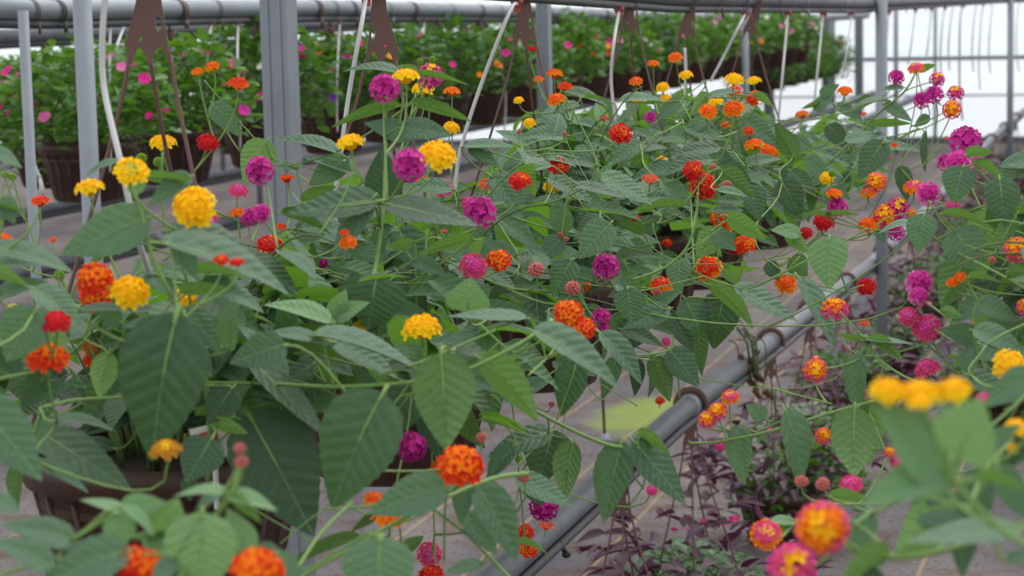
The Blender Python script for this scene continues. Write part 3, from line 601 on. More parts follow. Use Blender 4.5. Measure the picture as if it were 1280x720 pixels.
# flowers: x, y, diameter px, type (see FT), facing (0 up .. 1 to the camera), optional depth
FL = [(203,175,36,'Y',.2),(165,212,48,'y',.5),(111,231,40,'Y',.1),(241,256,56,'Y',.7),(247,88,18,'O',.1),(265,81,20,'O',.1),(298,103,30,'D',.2),(260,176,30,'C',.6),(323,211,37,'M',.6),(298,236,26,'P',.2),
(481,107,38,'M',.6),(538,92,34,'U',.5),(507,92,36,'Y',.0),(528,108,30,'Y',.2),(565,112,23,'O',0),(437,174,38,'Y',0),(512,205,43,'M',.9),(547,190,50,'Y',.3),(565,158,22,'Y',.4),(358,222,22,'D',0),(532,226,28,'A',.1),(552,232,30,'P',.3),(608,230,24,'S',.3),
(693,90,22,'O',.1),(673,98,14,'O',.1),(706,107,22,'D',.2),(695,122,24,'O',.2),(662,152,18,'Y',.5),(648,124,14,'Y',.3),(817,78,16,'O',.2),(844,70,20,'O',.2),(857,92,20,'Y',.1),(795,100,18,'O',.3),(828,108,18,'Y',.4),(797,120,18,'Y',.3),(833,122,16,'Y',.3),(845,127,16,'P',.4),
(918,97,26,'Y',.1),(942,99,20,'Y',.1),(917,113,24,'D',.4),(942,122,24,'D',.5),(894,125,22,'Y',.3),(885,137,26,'O',.3),(916,134,28,'O',.4),(907,155,14,'O',.3),(755,147,16,'S',.2),(777,165,31,'R',.5),(699,205,28,'R',.5),(690,231,22,'Y',.5),(650,223,32,'R',.4),(827,200,17,'Y',.4),(835,212,10,'Y',.4),(813,223,26,'S',.1),
(866,211,28,'R',.5),(877,232,40,'R',.8),(936,163,16,'D',.5),(942,178,26,'O',.2),(960,187,22,'O',.5),(813,145,16,'M',.5),(1056,112,21,'O',.1),(1002,141,18,'W',0),(1080,142,9,'D',.3),(1121,94,21,'M',.5),(1145,83,22,'W',.2),(1172,97,20,'U',.4),(1152,123,22,'M',.5),(1167,115,24,'M',.5),(1195,114,22,'U',.5),(1190,136,25,'T',.8),
(1208,170,42,'M',.3,2.9),(1197,202,36,'Q',.6,2.75),(1182,200,24,'M',.5,2.8),(1219,203,26,'Q',.5,2.8),(965,192,18,'O',.6),(1033,221,20,'Y',.6),(1043,240,24,'O',0),(1095,227,27,'T',.8),(1085,240,22,'O',.2),(1143,231,28,'W',.2),(1160,240,32,'Q',.6,2.8),(1118,181,10,'D',.3),(1107,199,16,'C',.4),
(50,250,28,'D',.1),(3,298,28,'O',.3),(66,299,14,'S',.1),(117,345,48,'A',.4),(121,368,42,'A',.6),(165,361,50,'Y',.6),(18,386,20,'V',.5),(71,399,40,'C',.3),(60,443,54,'A',.2,2.0),(115,432,28,'O',.4),(116,449,30,'D',.4),(237,370,38,'Y',.4),(213,381,16,'M',.5),(277,323,22,'R',.2),(296,326,20,'R',.2),
(255,281,42,'M',.4),(266,270,20,'S',.1),(296,264,20,'O',.1),(312,268,24,'M',.3),(337,303,35,'R',.4),(327,265,25,'Q',.6),(352,283,16,'D',.2),(435,301,24,'O',.4),(600,260,42,'M',.5),(586,252,20,'P',.4),(592,331,37,'P',.5),(624,323,34,'A',.6),(555,289,16,'S',0),(579,298,13,'B',.3),(451,408,24,'V',.6),(527,405,50,'Y',.2),(616,415,13,'B',.5),(404,328,14,'m',.5),
(703,269,27,'P',.2),(757,332,35,'M',.8),(669,333,23,'B',.2,2.5),(717,356,22,'B',.2,2.5),(728,352,26,'A',.5),(712,390,40,'A',.6,2.3),(728,408,36,'A',.7,2.3),(750,378,23,'M',.5),(751,393,25,'M',.5),(754,409,17,'M',.5),(826,355,35,'E',.4),(885,334,37,'E',.6),(901,268,32,'A',.6),(905,278,26,'O',.5),(932,302,32,'A',.3),(919,310,18,'C',.5),(797,273,16,'R',.3),(834,302,14,'R',.3),(832,427,14,'P',.5),
(1030,275,29,'C',.5),(1007,290,20,'C',.5),(1085,279,29,'O',.3),(1047,255,26,'M',.5),(1107,268,34,'T',.6),(1122,258,30,'U',.6),(1120,289,22,'M',.6),(1117,276,24,'M',.5),(1139,265,16,'O',.3),(1083,357,26,'C',.8),(982,352,30,'O',.5),(1043,383,36,'T',.1),(1080,403,17,'S',.1),(1020,461,32,'T',.7,2.6),(1150,352,36,'Q',.6,2.75),(1149,368,26,'Q',.5,2.7),(1135,393,27,'P',.5,2.7),(1157,407,38,'P',.5,2.7),(1158,457,34,'P',.3,2.7),(1190,352,16,'O',.4,2.6),(1200,345,18,'O',.4,2.6),
(1270,309,34,'T',.5,2.5),(1283,382,26,'T',.5,2.5),(1210,430,15,'T',.5,2.7),(1262,454,44,'Y',.6,2.1),(1190,257,20,'P',.5,2.9),(237,553,29,'V',.9),(207,558,42,'K',.3),(168,700,52,'R',.5,1.5),(185,706,50,'A',.4,1.5),(322,710,70,'A',.4,1.45),(515,557,40,'m',.8),(577,578,58,'A',.5,1.95),(552,583,36,'O',.4),(468,622,30,'O',.2),(488,641,46,'O',.2),
(537,692,33,'P',.8),(538,716,36,'R',.4),(680,633,38,'m',.9),(683,656,24,'S',.2),(656,664,26,'R',.5),(661,685,26,'A',.6),(825,500,13,'R',.4),(815,612,15,'P',.6),(884,523,24,'T',.5,2.6),(897,512,26,'T',.5,2.6),(913,494,24,'W',.4,2.6),(900,556,15,'P',.6,2.7),(958,665,42,'W',.6,2.1),
(1027,660,68,'T',.9,1.5),(990,706,62,'U',.8,1.6),(1030,543,24,'T',.5,2.6),(1063,603,31,'P',.4,2.4),(1112,564,16,'T',.5,2.5),(1123,577,22,'P',.5,2.5),(1110,484,46,'Y',.1,1.2),(1150,487,50,'Y',.1,1.2),(1190,484,50,'Y',.2,1.22),(1150,500,30,'Y',.2,1.18),(1270,532,34,'Y',.3,1.5),(1266,558,20,'Y',.5,1.5),(1228,496,20,'P',.3,1.9),
(540,73,10,'G',.5),(525,76,10,'G',.5),(176,196,16,'G',.5),(198,201,15,'G',.5),(299,558,17,'B',.3,1.55),(301,574,20,'B',.3,1.55),(1002,598,20,'B',.2,2.2),(1028,602,21,'B',.2,2.2),(745,206,8,'G',.3),(873,203,12,'B',.2),(891,207,12,'B',.2),(908,228,14,'B',.2),(873,218,13,'B',.3),(601,545,16,'B',.5,2.2),(654,594,18,'B',.5,2.4),(648,572,11,'G',.4),(357,208,9,'G',.4),(370,208,9,'G',.4),(6,216,12,'G',.3),(15,219,12,'G',.3),(73,342,16,'G',.3),(1263,322,12,'B',.3,2.5),(1241,323,11,'B',.3,2.5),
(701,292,9,'B',.4),(707,298,9,'B',.4),(1040,215,11,'G',.4),(690,504,9,'B',.3),(1183,172,8,'S',.3),(1020,450,16,'U',.4,2.62),(822,363,12,'B',.3),(706,166,8,'B',.3),(649,163,8,'B',.3),(762,300,10,'S',.3),(665,60,12,'C',.3),(430,290,14,'D',.4)]
basepx = {'b1': (186, 560), 'b2': (470, 430), 'b3': (655, 365), 'b4': (788, 300), 'b5': (858, 270), 'b6': (937, 230), 'b0': (-250, 800), 'r1': (1450, 480), 'r0': (1600, 900)}
bZ = {k: proj(BASK[k].location)[2] for k in BASK}
heads = []; NHL = len(HERO)
def pick(x, y, Z):
    best = None
    p = at(x, y, Z)
    cand = ['b1', 'b2', 'b3', 'b4', 'b5', 'b6']
    if (x > 1165 and Z < 3.2) or (x > 870 and y > 365 and Z < 3.0 and x + y > 1390): cand = ['r1']
    if x > 960 and y > 450 and Z < 1.95: cand = ['r0']
    if x < 400 and Z < 1.7: cand = ['b0']
    return min(cand, key=lambda k: (BASK[k].location + Vector((0, 0, .15)) - p).length)
stemlist = {k: [] for k in BASK}
for i, fl_ in enumerate(FL):
    x, y, wpx, ty, fc = fl_[:5]
    Z = fl_[5] if len(fl_) > 5 else None
    if Z is None:
        Z = min(5.0, max(2.05, .033 * F / wpx))
        if ty in 'GB': Z = min(Z, 3.2)
        # never farther than the row's own depth at that column
        if x < 1000: zr = {True: 2.3, False: 2.3}[True] if x < 300 else 2.3 + (x - 300) * .0034
        else: zr = 4.6
        Z = min(Z, zr + .35); Z = max(Z, zr - .75)
    if len(fl_) == 5 and ty not in 'G':
        zc = [h[4] for h in HERO[:NHL] if h[0] + 3 < x < h[2] - 3 and h[1] + 2 < y < h[3] - 2]
        if zc and min(zc) - .05 < Z: Z = max(Z * .66, min(zc) - .05)
    bk = pick(x, y, Z); root = BASK[bk]
    p = at(x, y, Z); c = TOCAM(p)
    rv = Vector((random.uniform(-1, 1), random.uniform(-1, 1), random.uniform(-1, 1)))
    ax = (UP * (1 - fc) + c * (fc + .12) + rv * .18).normalized()
    D = wpx * Z / F
    if len(fl_) == 5 and D > .046: D = .046
    D *= 1.08
    zq = ax.to_track_quat('Z', 'Y').to_matrix().to_4x4()
    m = Matrix.Translation(p - root.location - ax * D * .2) @ zq @ Matrix.Rotation(random.random() * 6, 4, 'Z') @ Matrix.Diagonal((D, D, D, 1))
    big = wpx >= 46 and ty not in 'BG'
    if big:
        if ty not in core_me: core_me[ty] = head_mesh(ty, 5, False)
        h = obj('flower_head', core_me[ty], root, m)
        prt, rnd = head_parts(ty, i + 11); cols = FT[ty][:3]
        for c_, d_, r_, mi in prt:
            q = d_.to_track_quat('Z', 'Y').to_matrix().to_4x4()
            obj('floret', floret_mesh(cols[mi], rnd.randrange(3)), h, Matrix.Translation(c_) @ q @ Matrix.Diagonal((r_ * 1.22, r_ * 1.22, r_ * 1.22, 1)))
    else:
        obj('flower_head' if ty not in 'BG' else 'flower_bud', head(ty, i % 2), root, m)
    heads.append((bk, p - ax * D * .5, ax, Z)); HERO.append((x - wpx * .5 - 9, y - wpx * .5 - 9, x + wpx * .5 + 9, y + wpx * .5 + 9, Z))

# main stems that can be followed in the photograph (pixels with depth)
ST = {'b1': [([(150,205,2.15),(176,262,2.15),(190,320,2.15),(218,378,2.15),(245,430,2.2),(262,520,2.25),(260,600,2.3)],.0042),([(203,190,2.2),(203,250,2.2),(210,300,2.2),(232,345,2.2),(240,400,2.25)],.0022),([(241,280,2.1),(225,310,2.12),(205,325,2.15)],.002),([(50,262,2.05),(35,290,2.05),(5,315,2.05)],.0018),([(66,305,2.1),(72,340,2.1),(78,380,2.1)],.0015),([(104,340,2.1),(90,370,2.1),(85,420,2.1)],.0022),
 ([(60,455,2.0),(40,465,2.0),(-10,475,2.0)],.0026),([(50,510,2.1),(95,500,2.15),(170,495,2.2),(250,480,2.2)],.003),([(105,400,2.1),(150,425,2.1),(200,435,2.1)],.0028),([(6,222,2.1),(2,250,2.1),(0,300,2.1)],.0015),([(15,224,2.1),(8,250,2.1),(2,290,2.1)],.0015),([(404,636,2.0),(430,600,2.1),(480,520,2.1)],.001)],
 'b2': [([(478,90,2.6),(482,150,2.6),(480,250,2.55),(470,330,2.5),(465,345,2.45)],.0034),([(505,115,2.6),(500,150,2.6),(490,190,2.6)],.0022),([(528,120,2.6),(515,150,2.6),(497,180,2.6)],.0022),([(437,185,2.6),(450,220,2.6),(475,255,2.6)],.0018),([(547,205,2.6),(515,235,2.6),(488,262,2.6)],.002),([(300,190,2.9),(370,205,2.9),(400,215,2.9)],.0013),([(255,100,3),(330,185,3),(390,230,2.95),(450,260,2.9)],.0016),
 ([(325,270,2.9),(350,300,2.9),(385,330,2.85),(430,350,2.8)],.0026),([(240,478,2.3),(340,480,2.25),(440,483,2.2),(560,470,2.2),(650,430,2.2),(690,400,2.25)],.0034),([(350,680,2.05),(400,640,2.05),(440,625,2.05)],.001),([(600,405,2.25),(640,440,2.25),(660,430,2.25)],.002),([(360,730,2.0),(430,690,2.0),(520,640,2.0),(610,600,2.05),(660,592,2.1)],.0032),([(440,628,1.95),(400,668,1.9),(365,722,1.85)],.0026),([(620,412,2.2),(580,430,2.2),(520,455,2.2),(470,470,2.2)],.0024),([(540,635,2.1),(580,665,2.15),(615,700,2.2),(640,725,2.2)],.0026),([(560,600,2.05),(556,640,2.1),(555,700,2.15)],.0018)],
 'b3': [([(560,440,2.4),(620,485,2.5),(700,530,2.6),(760,556,2.6),(800,560,2.6)],.0034),([(798,558,2.6),(806,600,2.6),(787,632,2.6)],.0018),([(776,556,2.6),(786,585,2.6),(805,612,2.6)],.0016),([(690,185,3.3),(720,245,3.3),(760,300,3.3),(790,345,3.3)],.0018),([(706,120,3.5),(745,200,3.5),(750,280,3.4),(745,330,3.3)],.0026),([(700,160,3.4),(745,240,3.3),(830,320,3.2),(900,330,3.1)],.001),([(717,400,2.4),(690,440,2.35),(660,470,2.3)],.002)],
 'b4': [([(872,240,3.1),(870,275,3.1),(858,310,3.1),(830,335,3.1),(790,350,3.1)],.003),([(830,320,3.1),(818,290,3.1),(816,278,3.1)],.0014),([(790,395,3.1),(840,445,3.1),(850,500,3.1)],.0018),([(745,410,3),(780,442,3),(830,440,3),(845,430,3)],.002),([(750,480,3),(785,500,3),(797,508,3)],.0014),([(730,475,3),(745,495,3),(762,502,3)],.0014),([(901,285,3.1),(870,310,3.1),(850,330,3.1)],.0016),([(880,345,3.1),(820,360,3.1),(790,365,3.1)],.002)],
 'b5': [([(918,105,3.9),(915,160,3.9),(900,200,3.9),(885,240,3.9),(880,280,3.9)],.003),([(1080,356,3.2),(1040,365,3.2),(990,345,3.3),(960,325,3.4)],.0016),([(1085,285,3.3),(1050,305,3.3),(1000,330,3.3),(950,355,3.3)],.0022),([(982,340,3.3),(1000,320,3.3)],.0014)],
 'b6': [([(1145,90,4.3),(1130,115,4.3),(1095,145,4.4),(1040,200,4.4),(990,240,4.5),(950,260,4.6)],.0036),([(1172,100,4.3),(1135,112,4.3),(1120,125,4.3)],.002),([(1056,118,4.6),(1045,150,4.6),(1030,185,4.6)],.0024),([(1190,143,4.2),(1150,162,4.2),(1100,175,4.3),(1050,200,4.4)],.002)],
 'b0': [([(301,580,1.55),(288,620,1.55),(262,655,1.55),(225,720,1.5),(150,800,1.5),(-100,840,1.65)],.0036),([(206,668,1.6),(205,720,1.55),(100,800,1.6),(-150,830,1.65)],.003),([(156,640,1.6),(150,700,1.6),(60,790,1.6),(-150,830,1.7)],.0026),([(88,676,1.55),(60,705,1.55),(0,720,1.55),(-100,800,1.6)],.0024),([(310,690,1.55),(330,720,1.5),(250,790,1.5)],.0026)],
 'r1': [([(862,554,2.6),(900,552,2.6),(960,540,2.55),(1000,528,2.55),(1060,510,2.55),(1140,490,2.5),(1235,468,2.4),(1300,450,2.4)],.003),([(890,530,2.6),(935,542,2.6),(985,522,2.55)],.0016),([(945,480,2.6),(990,492,2.6),(1040,505,2.55)],.0017),([(1020,463,2.6),(1060,455,2.6),(1085,440,2.6),(1090,420,2.6)],.002),([(1050,390,2.6),(1070,412,2.6),(1088,440,2.6),(1140,475,2.55),(1200,480,2.5)],.0022),([(1146,282,2.6),(1190,312,2.6),(1235,335,2.55),(1290,365,2.5)],.0024),([(1160,250,2.7),(1180,280,2.7),(1200,300,2.7)],.0018),([(1205,195,2.8),(1240,230,2.75),(1290,262,2.7)],.003),([(1200,352,2.6),(1240,365,2.6),(1290,370,2.6)],.0017),([(1155,375,2.7),(1200,410,2.6),(1225,430,2.55),(1270,450,2.5)],.0024),([(1165,410,2.7),(1200,430,2.6),(1240,440,2.55)],.0016),([(1060,630,2.3),(1090,640,2.3),(1125,625,2.2),(1170,602,2.1),(1300,560,2.0)],.002)],
 'r0': [([(1155,505,1.2),(1175,560,1.2),(1200,610,1.2),(1250,660,1.2),(1310,700,1.2),(1450,800,1.25)],.003),([(1118,500,1.2),(1140,550,1.2),(1180,590,1.2)],.0022),([(1195,500,1.22),(1185,540,1.2),(1190,590,1.2)],.0022),([(1050,680,1.55),(1110,697,1.5),(1180,688,1.45),(1240,670,1.4),(1330,645,1.35),(1450,700,1.3)],.0032),([(1040,640,1.55),(1085,665,1.55),(1115,695,1.5)],.002),([(1270,545,1.5),(1230,590,1.45),(1210,640,1.4)],.002)]}
NODES = {k: [] for k in BASK}
for bk, L_ in ST.items():
    root = BASK[bk]
    for pts, r in L_:
        s = MB(); q = smooth_line([at(*t) - root.location for t in pts], 5); n = len(q); r *= .72; NODES[bk] += [(t_ + root.location) for t_ in q[::3]]
        s.tube(q, [r * (.7 + .3 * i / n) for i in range(n)], 7); s.build('stem', M['stem'], root)

# procedural growth of every basket, kept to where the real canopy grows
def grow(bk, n, spread, zlo, zhi, poly, maxleaf, seed, minstep=.05, size=(.05, .085)):
    rnd = random.Random(seed); root = BASK[bk]; O = root.location; made = 0; tries = 0
    while made < maxleaf and tries < n:
        tries += 1
        az = rnd.random() * 2 * PI; rr = spread * rnd.uniform(.35, 1); h = rnd.uniform(zlo, zhi) * (1.1 - .5 * rr / spread)
        d = Vector((math.cos(az), math.sin(az), 0)); tip = O + d * rr + Vector((0, 0, h))
        base = O + d * .05 + Vector((0, 0, -.02))
        pts = bez(base, base + Vector((0, 0, .12)) + d * .03, tip - d * rr * .4 + Vector((0, 0, .05)), tip, 14)
        last = 0; nodes = []
        for i in range(3, 15):
            if (pts[i] - pts[last]).length < minstep * rnd.uniform(.7, 1.2): continue
            last = i; q = proj(pts[i])
            if not q or not inpoly(q[0], q[1], poly): continue
            # do not stand in front of the leaves already placed
            tan = (pts[i] - pts[i - 1]).normalized(); side = tan.cross(UP)
            side = side.normalized() if side.length > .1 else d.orthogonal().normalized()
            if len(nodes) % 2: side = (side * .45 + tan.cross(side) * .9).normalized()
            for sg in (-1, 1):
                dirn = (side * sg + tan * rnd.uniform(.1, .7) + Vector((0, 0, rnd.uniform(-.55, .15)))).normalized()
                L = rnd.uniform(*size); p0 = pts[i] + dirn * .012; p1 = p0 + dirn * L
                qq = proj(p1)
                if not qq or not inpoly(qq[0], qq[1], poly): continue
                cx, cy = (q[0] + qq[0]) / 2, (q[1] + qq[1]) / 2
                if any(hx0 - 8 < cx < hx1 + 8 and hy0 - 6 < cy < hy1 + 6 and qq[2] < hz + .04 for hx0, hy0, hx1, hy1, hz in HERO): continue
                nn = (UP + Vector((rnd.uniform(-.5, .5), rnd.uniform(-.6, .2), 0)) + d * .25).normalized()
                put_leaf(bk, p0, p1, nn, 'g' if rnd.random() < .62 else ('d' if rnd.random() < .75 else 'l'), rnd.uniform(.9, 1.15)); made += 1
            nodes.append(i)
        if nodes:
            NODES[bk] += [pts[i] for i in nodes]
            e = nodes[-1] + 1; q = [p - O for p in pts[:e + 1]]
            s = MB(); s.tube(q, [.0024 - .0014 * i / len(q) for i in range(len(q))], 6); s.build('stem', M['stem'] if rnd.random() < .5 else M['stem_dark'], root)
grow('b1', 600, .42, .06, .30, CAN, 210, 1)
grow('b2', 500, .45, .08, .40, CAN, 190, 2)
grow('b3', 500, .45, .02, .42, CAN, 230, 3)
grow('b4', 600, .48, .0, .42, CAN, 250, 4)
grow('b5', 600, .50, .0, .42, CAN, 250, 5)
grow('b6', 600, .55, .0, .42, CAN, 240, 6)
grow('r1', 300, .42, .05, .38, CANR, 90, 7)
# every head and every leaf base is joined to the nearest growth that lies closer to its own pot
for bk in BASK:
    root = BASK[bk]; O = root.location + Vector((0, 0, .03))
    items = [('h', p, ax) for b_, p, ax, Z in heads if b_ == bk] + [('l', p, -d_) for b_, p, d_ in LBASE if b_ == bk]
    items.sort(key=lambda t: (t[1] - O).length); nodes = list(NODES[bk]) + [O]; tw = MB()
    for kd, p, ax in items:
        dr = (p - O).length; best = None; bc = 1e9
        for q in nodes:
            d = (q - p).length
            if d < .012 or (q - O).length > dr * 1.02 - .005 and d > .03: continue
            c_ = d + max(0, q.z - p.z) * (1.5 if kd == 'h' else .3)
            if kd == 'h' and d < .03: c_ += .05
            if c_ < bc: bc = c_; best = q
        if best is None: best = O
        L = (best - p).length
        st = p - ax * L * .35 if kd == 'h' else p - ax * L * .3
        pts = bez(p, st, best * .7 + p * .3 - Vector((0, 0, L * .08)), best, 7); pts = [q - root.location for q in pts]
        if kd == 'h':
            s = MB(); s.tube(pts, [.0009 + .0005 * i / 7 for i in range(8)], 6); s.build('flower_stalk', M['stem'], root)
            nodes += [pts[4] + root.location]
        else: tw.tube(pts, .0012, 5); nodes.append(p)
    if tw.v: tw.build('twigs', M['stem'], root, kind='stuff')
def inner_foliage(bk, n, spread, zlo, zhi, poly, seed):
    rnd = random.Random(seed); root = BASK[bk]; O = root.location; s = MB(); uv = []; cnt = 0
    for _ in range(n * 6):
        if cnt >= n: break
        az = rnd.random() * 2 * PI; r = spread * math.sqrt(rnd.random())
        z = zlo + (zhi - zlo) * rnd.random() * math.sqrt(max(.1, 1 - (r / spread) ** 2))
        p0 = O + Vector((math.cos(az) * r, math.sin(az) * r, z)); L = rnd.uniform(.045, .085)
        d = (Vector((math.cos(az), math.sin(az), 0)) * .8 + Vector((rnd.uniform(-1, 1), rnd.uniform(-1, 1), rnd.uniform(-.7, .3)))).normalized(); p1 = p0 + d * L
        q, qq = proj(p0), proj(p1)
        if not inpoly(q[0], q[1], poly) or not inpoly(qq[0], qq[1], poly): continue
        cx, cy = (q[0] + qq[0]) / 2, (q[1] + qq[1]) / 2
        if any(hx0 - 8 < cx < hx1 + 8 and hy0 - 6 < cy < hy1 + 6 and qq[2] < hz + .06 for hx0, hy0, hx1, hy1, hz in HERO): continue
        m = leafmat(p0 - O, p1 - O, (UP + Vector((rnd.uniform(-.6, .6), rnd.uniform(-.6, .3), 0))).normalized(), rnd.uniform(.85, 1.15)); vs = []; cur = rnd.uniform(.03, .3); fo = rnd.uniform(.2, .6)
        for i in range(10):
            t = i / 9; wd = max(.004, .27 * (math.sin(PI * t ** .62) ** .8 if 0 < t < 1 else 0) * (1.05 - .25 * t))
            for j in (-1, -.5, 0, .5, 1): vs.append(m @ Vector((j * wd, t - .1 * j * j * max(0, 1 - 3 * t), fo * abs(j) * wd - cur * t * t))); uv.append((.5 + .5 * j * wd / .27, t))
        s.add(vs, [(i * 5 + j, i * 5 + j + 1, i * 5 + j + 6, i * 5 + j + 5) for i in range(9) for j in range(4)]); cnt += 1
    obj('foliage', mesh('foliage', s.v, s.f, M['leaf_inner'], None, uv), root, kind='stuff')
for i_, (bk, n, sp, a_, b_) in enumerate((('b1', 280, .40, .04, .28), ('b2', 330, .42, 0, .36), ('b3', 330, .42, -.03, .36), ('b4', 360, .46, -.05, .38), ('b5', 360, .46, -.05, .38), ('b6', 340, .5, -.08, .38))):
    inner_foliage(bk, n, sp, a_, b_, CAN, 300 + i_)
inner_foliage('r1', 60, .4, 0, .35, CANR, 310)
# plant label card in the front pot
root = BASK['b1']; p = at(268, 552, 2.28) - root.location
s = MB(); rot = Matrix.Rotation(math.radians(16), 3, 'Z') @ Matrix.Rotation(math.radians(-12), 3, 'Y')
s.box(p + Vector((0, 0, 0)), (.022, .0007, .018), rot=rot); s.tube([p + Vector((0, 0, -.015)), p + Vector((0, .0, -.07))], .003, 6)
card = s.build('plant_label', M['card'], root, smooth=False, label='white plant label card with red print')
s = MB(); s.box(p + rot @ Vector((-.004, -.0012, 0)), (.009, .0005, .012), rot=rot); s.build('printed_patch', M['print'], card, smooth=False)

# ------------------------------------------------------------------ low baskets of purple plants
def lance_mesh(mat):
    vs = []; uv = []; fs = []
    for i in range(9):
        t = i / 8; wd = max(.004, .19 * math.sin(PI * t ** .7) ** .9)
        for j in (-1, -.5, 0, .5, 1): vs.append(Vector((j * wd, t, .5 * abs(j) * wd - .22 * t * t))); uv.append((.5 + j * .5, t))
    for i in range(8):
        for j in range(4): fs.append((i * 5 + j, i * 5 + j + 1, i * 5 + j + 6, i * 5 + j + 5))
    return mesh('purple_leaf', vs, fs, mat, None, uv)
LANCE = lance_mesh(M['purple'])
def small_leaves(name, n, rx, z0, z1, size, mat, seed, dome=True, trail=0):
    rnd = random.Random(seed); s = MB()
    for i in range(n):
        az = rnd.random() * 2 * PI; r = rx * math.sqrt(rnd.random()); k = r / rx
        z = z0 + (z1 - z0) * rnd.random() ** .7 * math.sqrt(max(.05, 1 - .8 * k * k))
        if trail and k > .75: z -= rnd.random() * trail
        c = Vector((math.cos(az) * r, math.sin(az) * r, z)); L = size * rnd.uniform(.6, 1.3)
        d = Vector((rnd.uniform(-1, 1), rnd.uniform(-1, 1), rnd.uniform(-.4, .8))) + Vector((math.cos(az), math.sin(az), 0)) * .8; d.normalize()
        sd = d.cross(Vector((rnd.uniform(-.5, .5), rnd.uniform(-.5, .5), 1))).normalized(); nn = sd.cross(d)
        w_ = L * .36
        s.add([c, c + d * L * .35 + sd * w_ + nn * .1 * L, c + d * L * .75 + sd * w_ * .8 + nn * .05 * L, c + d * L, c + d * L * .75 - sd * w_ * .8 + nn * .05 * L, c + d * L * .35 - sd * w_ + nn * .1 * L, c + d * L * .5 - nn * .03 * L],
              [(0, 1, 6), (1, 2, 6), (2, 3, 6), (3, 4, 6), (4, 5, 6), (5, 0, 6)])
    for i in range(n // 25):
        az = rnd.random() * 2 * PI; r = rx * rnd.random(); b = Vector((math.cos(az) * r * .3, math.sin(az) * r * .3, -.02)); e = Vector((math.cos(az) * r, math.sin(az) * r, z0 + (z1 - z0) * rnd.random() * .8))
        s.tube([b, (b + e) / 2 + Vector((0, 0, .04)), e], .002, 4)
    return s.mesh(name, mat)
SILV = [small_leaves('foliage', 420, .17, .0, .11, .028, M['silver'], 50 + i, trail=.08) for i in range(2)]
GRN = [small_leaves('foliage', 420, .2, .0, .17, .035, M['bgleaf2'], 60 + i, trail=.1) for i in range(2)]
def simple_flower(colour):
    s = MB(); n = 5
    for k in range(n):
        t = 2 * PI * k / n; u = Vector((math.cos(t), math.sin(t), 0)); v = Vector((-math.sin(t), math.cos(t), 0))
        s.add([Vector((0, 0, -.1)), u * .35 - v * .25, u * .5 * .95 - v * .12 + Vector((0, 0, .05)), u * .5 * .95 + v * .12 + Vector((0, 0, .05)), u * .35 + v * .25], [(0, 1, 2, 3, 4)])
    s.tube([Vector((0, 0, -.6)), Vector((0, 0, -.08))], [.03, .05], 4)
    return s.mesh('flower', P[colour])
SF = {c: simple_flower(c) for c in ('hotpink', 'lightpink', 'pink', 'magenta', 'orange', 'redorange', 'violet', 'white', 'yellow', 'crimson')}
LB = []
zs = [4.55, 5.3, 6.5, 7.3, 8.2, 9.4, 10.6, 11.8, 13.2, 14.6, 16, 17.5, 19]
for i, Z in enumerate(zs): LB.append((AX + .03, Z, True))
for i, Z in enumerate([8.2, 9.1, 10, 10.9, 11.8, 12.8, 13.9, 15, 16.2, 17.4, 18.8, 20.2, 21.6]): LB.append((AX + .55, Z, False))
for i, Z in enumerate([10.6, 11.8, 13, 14.3, 15.6, 17, 18.6, 20.4, 22.5]): LB.append((AX + 1.1, Z, False))
ordn = ['nearest', 'second', 'third', 'fourth', 'fifth', 'sixth', 'seventh', 'eighth', 'ninth', 'tenth', 'eleventh', 'twelfth', 'thirteenth']
def low_basket(X, Y, hung, i, seed):
    rnd = random.Random(seed); mix = ('silver', 'green', 'plain')[i % 3]
    nth = ordn[i % 13]
    if hung: lb = nth + ' purple-leaved basket hooked under the diagonal low rail'
    else: lb = nth + (' purple plant basket beside the hooked row, toward the back wall' if X < AX + .8 else ' purple plant basket in the outermost row near the right edge')
    root = thing('purple_plant_basket', lb, 'hanging basket', (X, Y, .165), 'purple plant baskets near the floor'); O = root.location
    if hung: basket_base(root, interp(lowA, Y), O, yaw=math.radians(14), wires=4, flip=1, hook=2)
    else: obj('pot', POT, root); obj('soil', SOIL, root)
    obj('foliage', (SILV if i % 2 else GRN)[seed % 2], root, Matrix.Translation((rnd.uniform(-.05, .05), rnd.uniform(-.06, .02), .0)) @ Matrix.Rotation(rnd.random() * 6, 4, 'Z'), kind='stuff')
    if Y < 12 and hung or Y < 10:
        n = 170 if Y < 7 else 110
    else: n = 90
    for k in range(n):
        az = rnd.random() * 2 * PI; r = .27 * math.sqrt(rnd.random()); z = .02 + (.27 if X < AX + .3 and Y < 6 else .2) * rnd.random() * (1 - r * 2.2)
        c = Vector((math.cos(az) * r, math.sin(az) * r, z)); L = rnd.uniform(.05, .085) * (1 if Y < 12 else 1.45)
        d = (Vector((math.cos(az), math.sin(az), 0)) + Vector((rnd.uniform(-1, 1), rnd.uniform(-1, 1), rnd.uniform(-.3, .7)))).normalized()
        obj('purple_leaf', LANCE, root, leafmat(c, c + d * L, (UP + Vector((rnd.uniform(-.6, .6), rnd.uniform(-.6, .6), 0))), 1))
    for k in range(7 if Y < 9 else 3):
        az = rnd.random() * 6.3; r = .2 * rnd.random(); sz = .02
        obj('flower', SF[('hotpink', 'lightpink', 'pink')[k % 3]], root, Matrix.Translation((math.cos(az) * r, math.sin(az) * r, .14 + .05 * rnd.random())) @ Matrix.Rotation(rnd.uniform(-.8, .8), 4, 'X') @ Matrix.Scale(sz, 4))
cnt = {True: 0, False: 0, 2: 0}
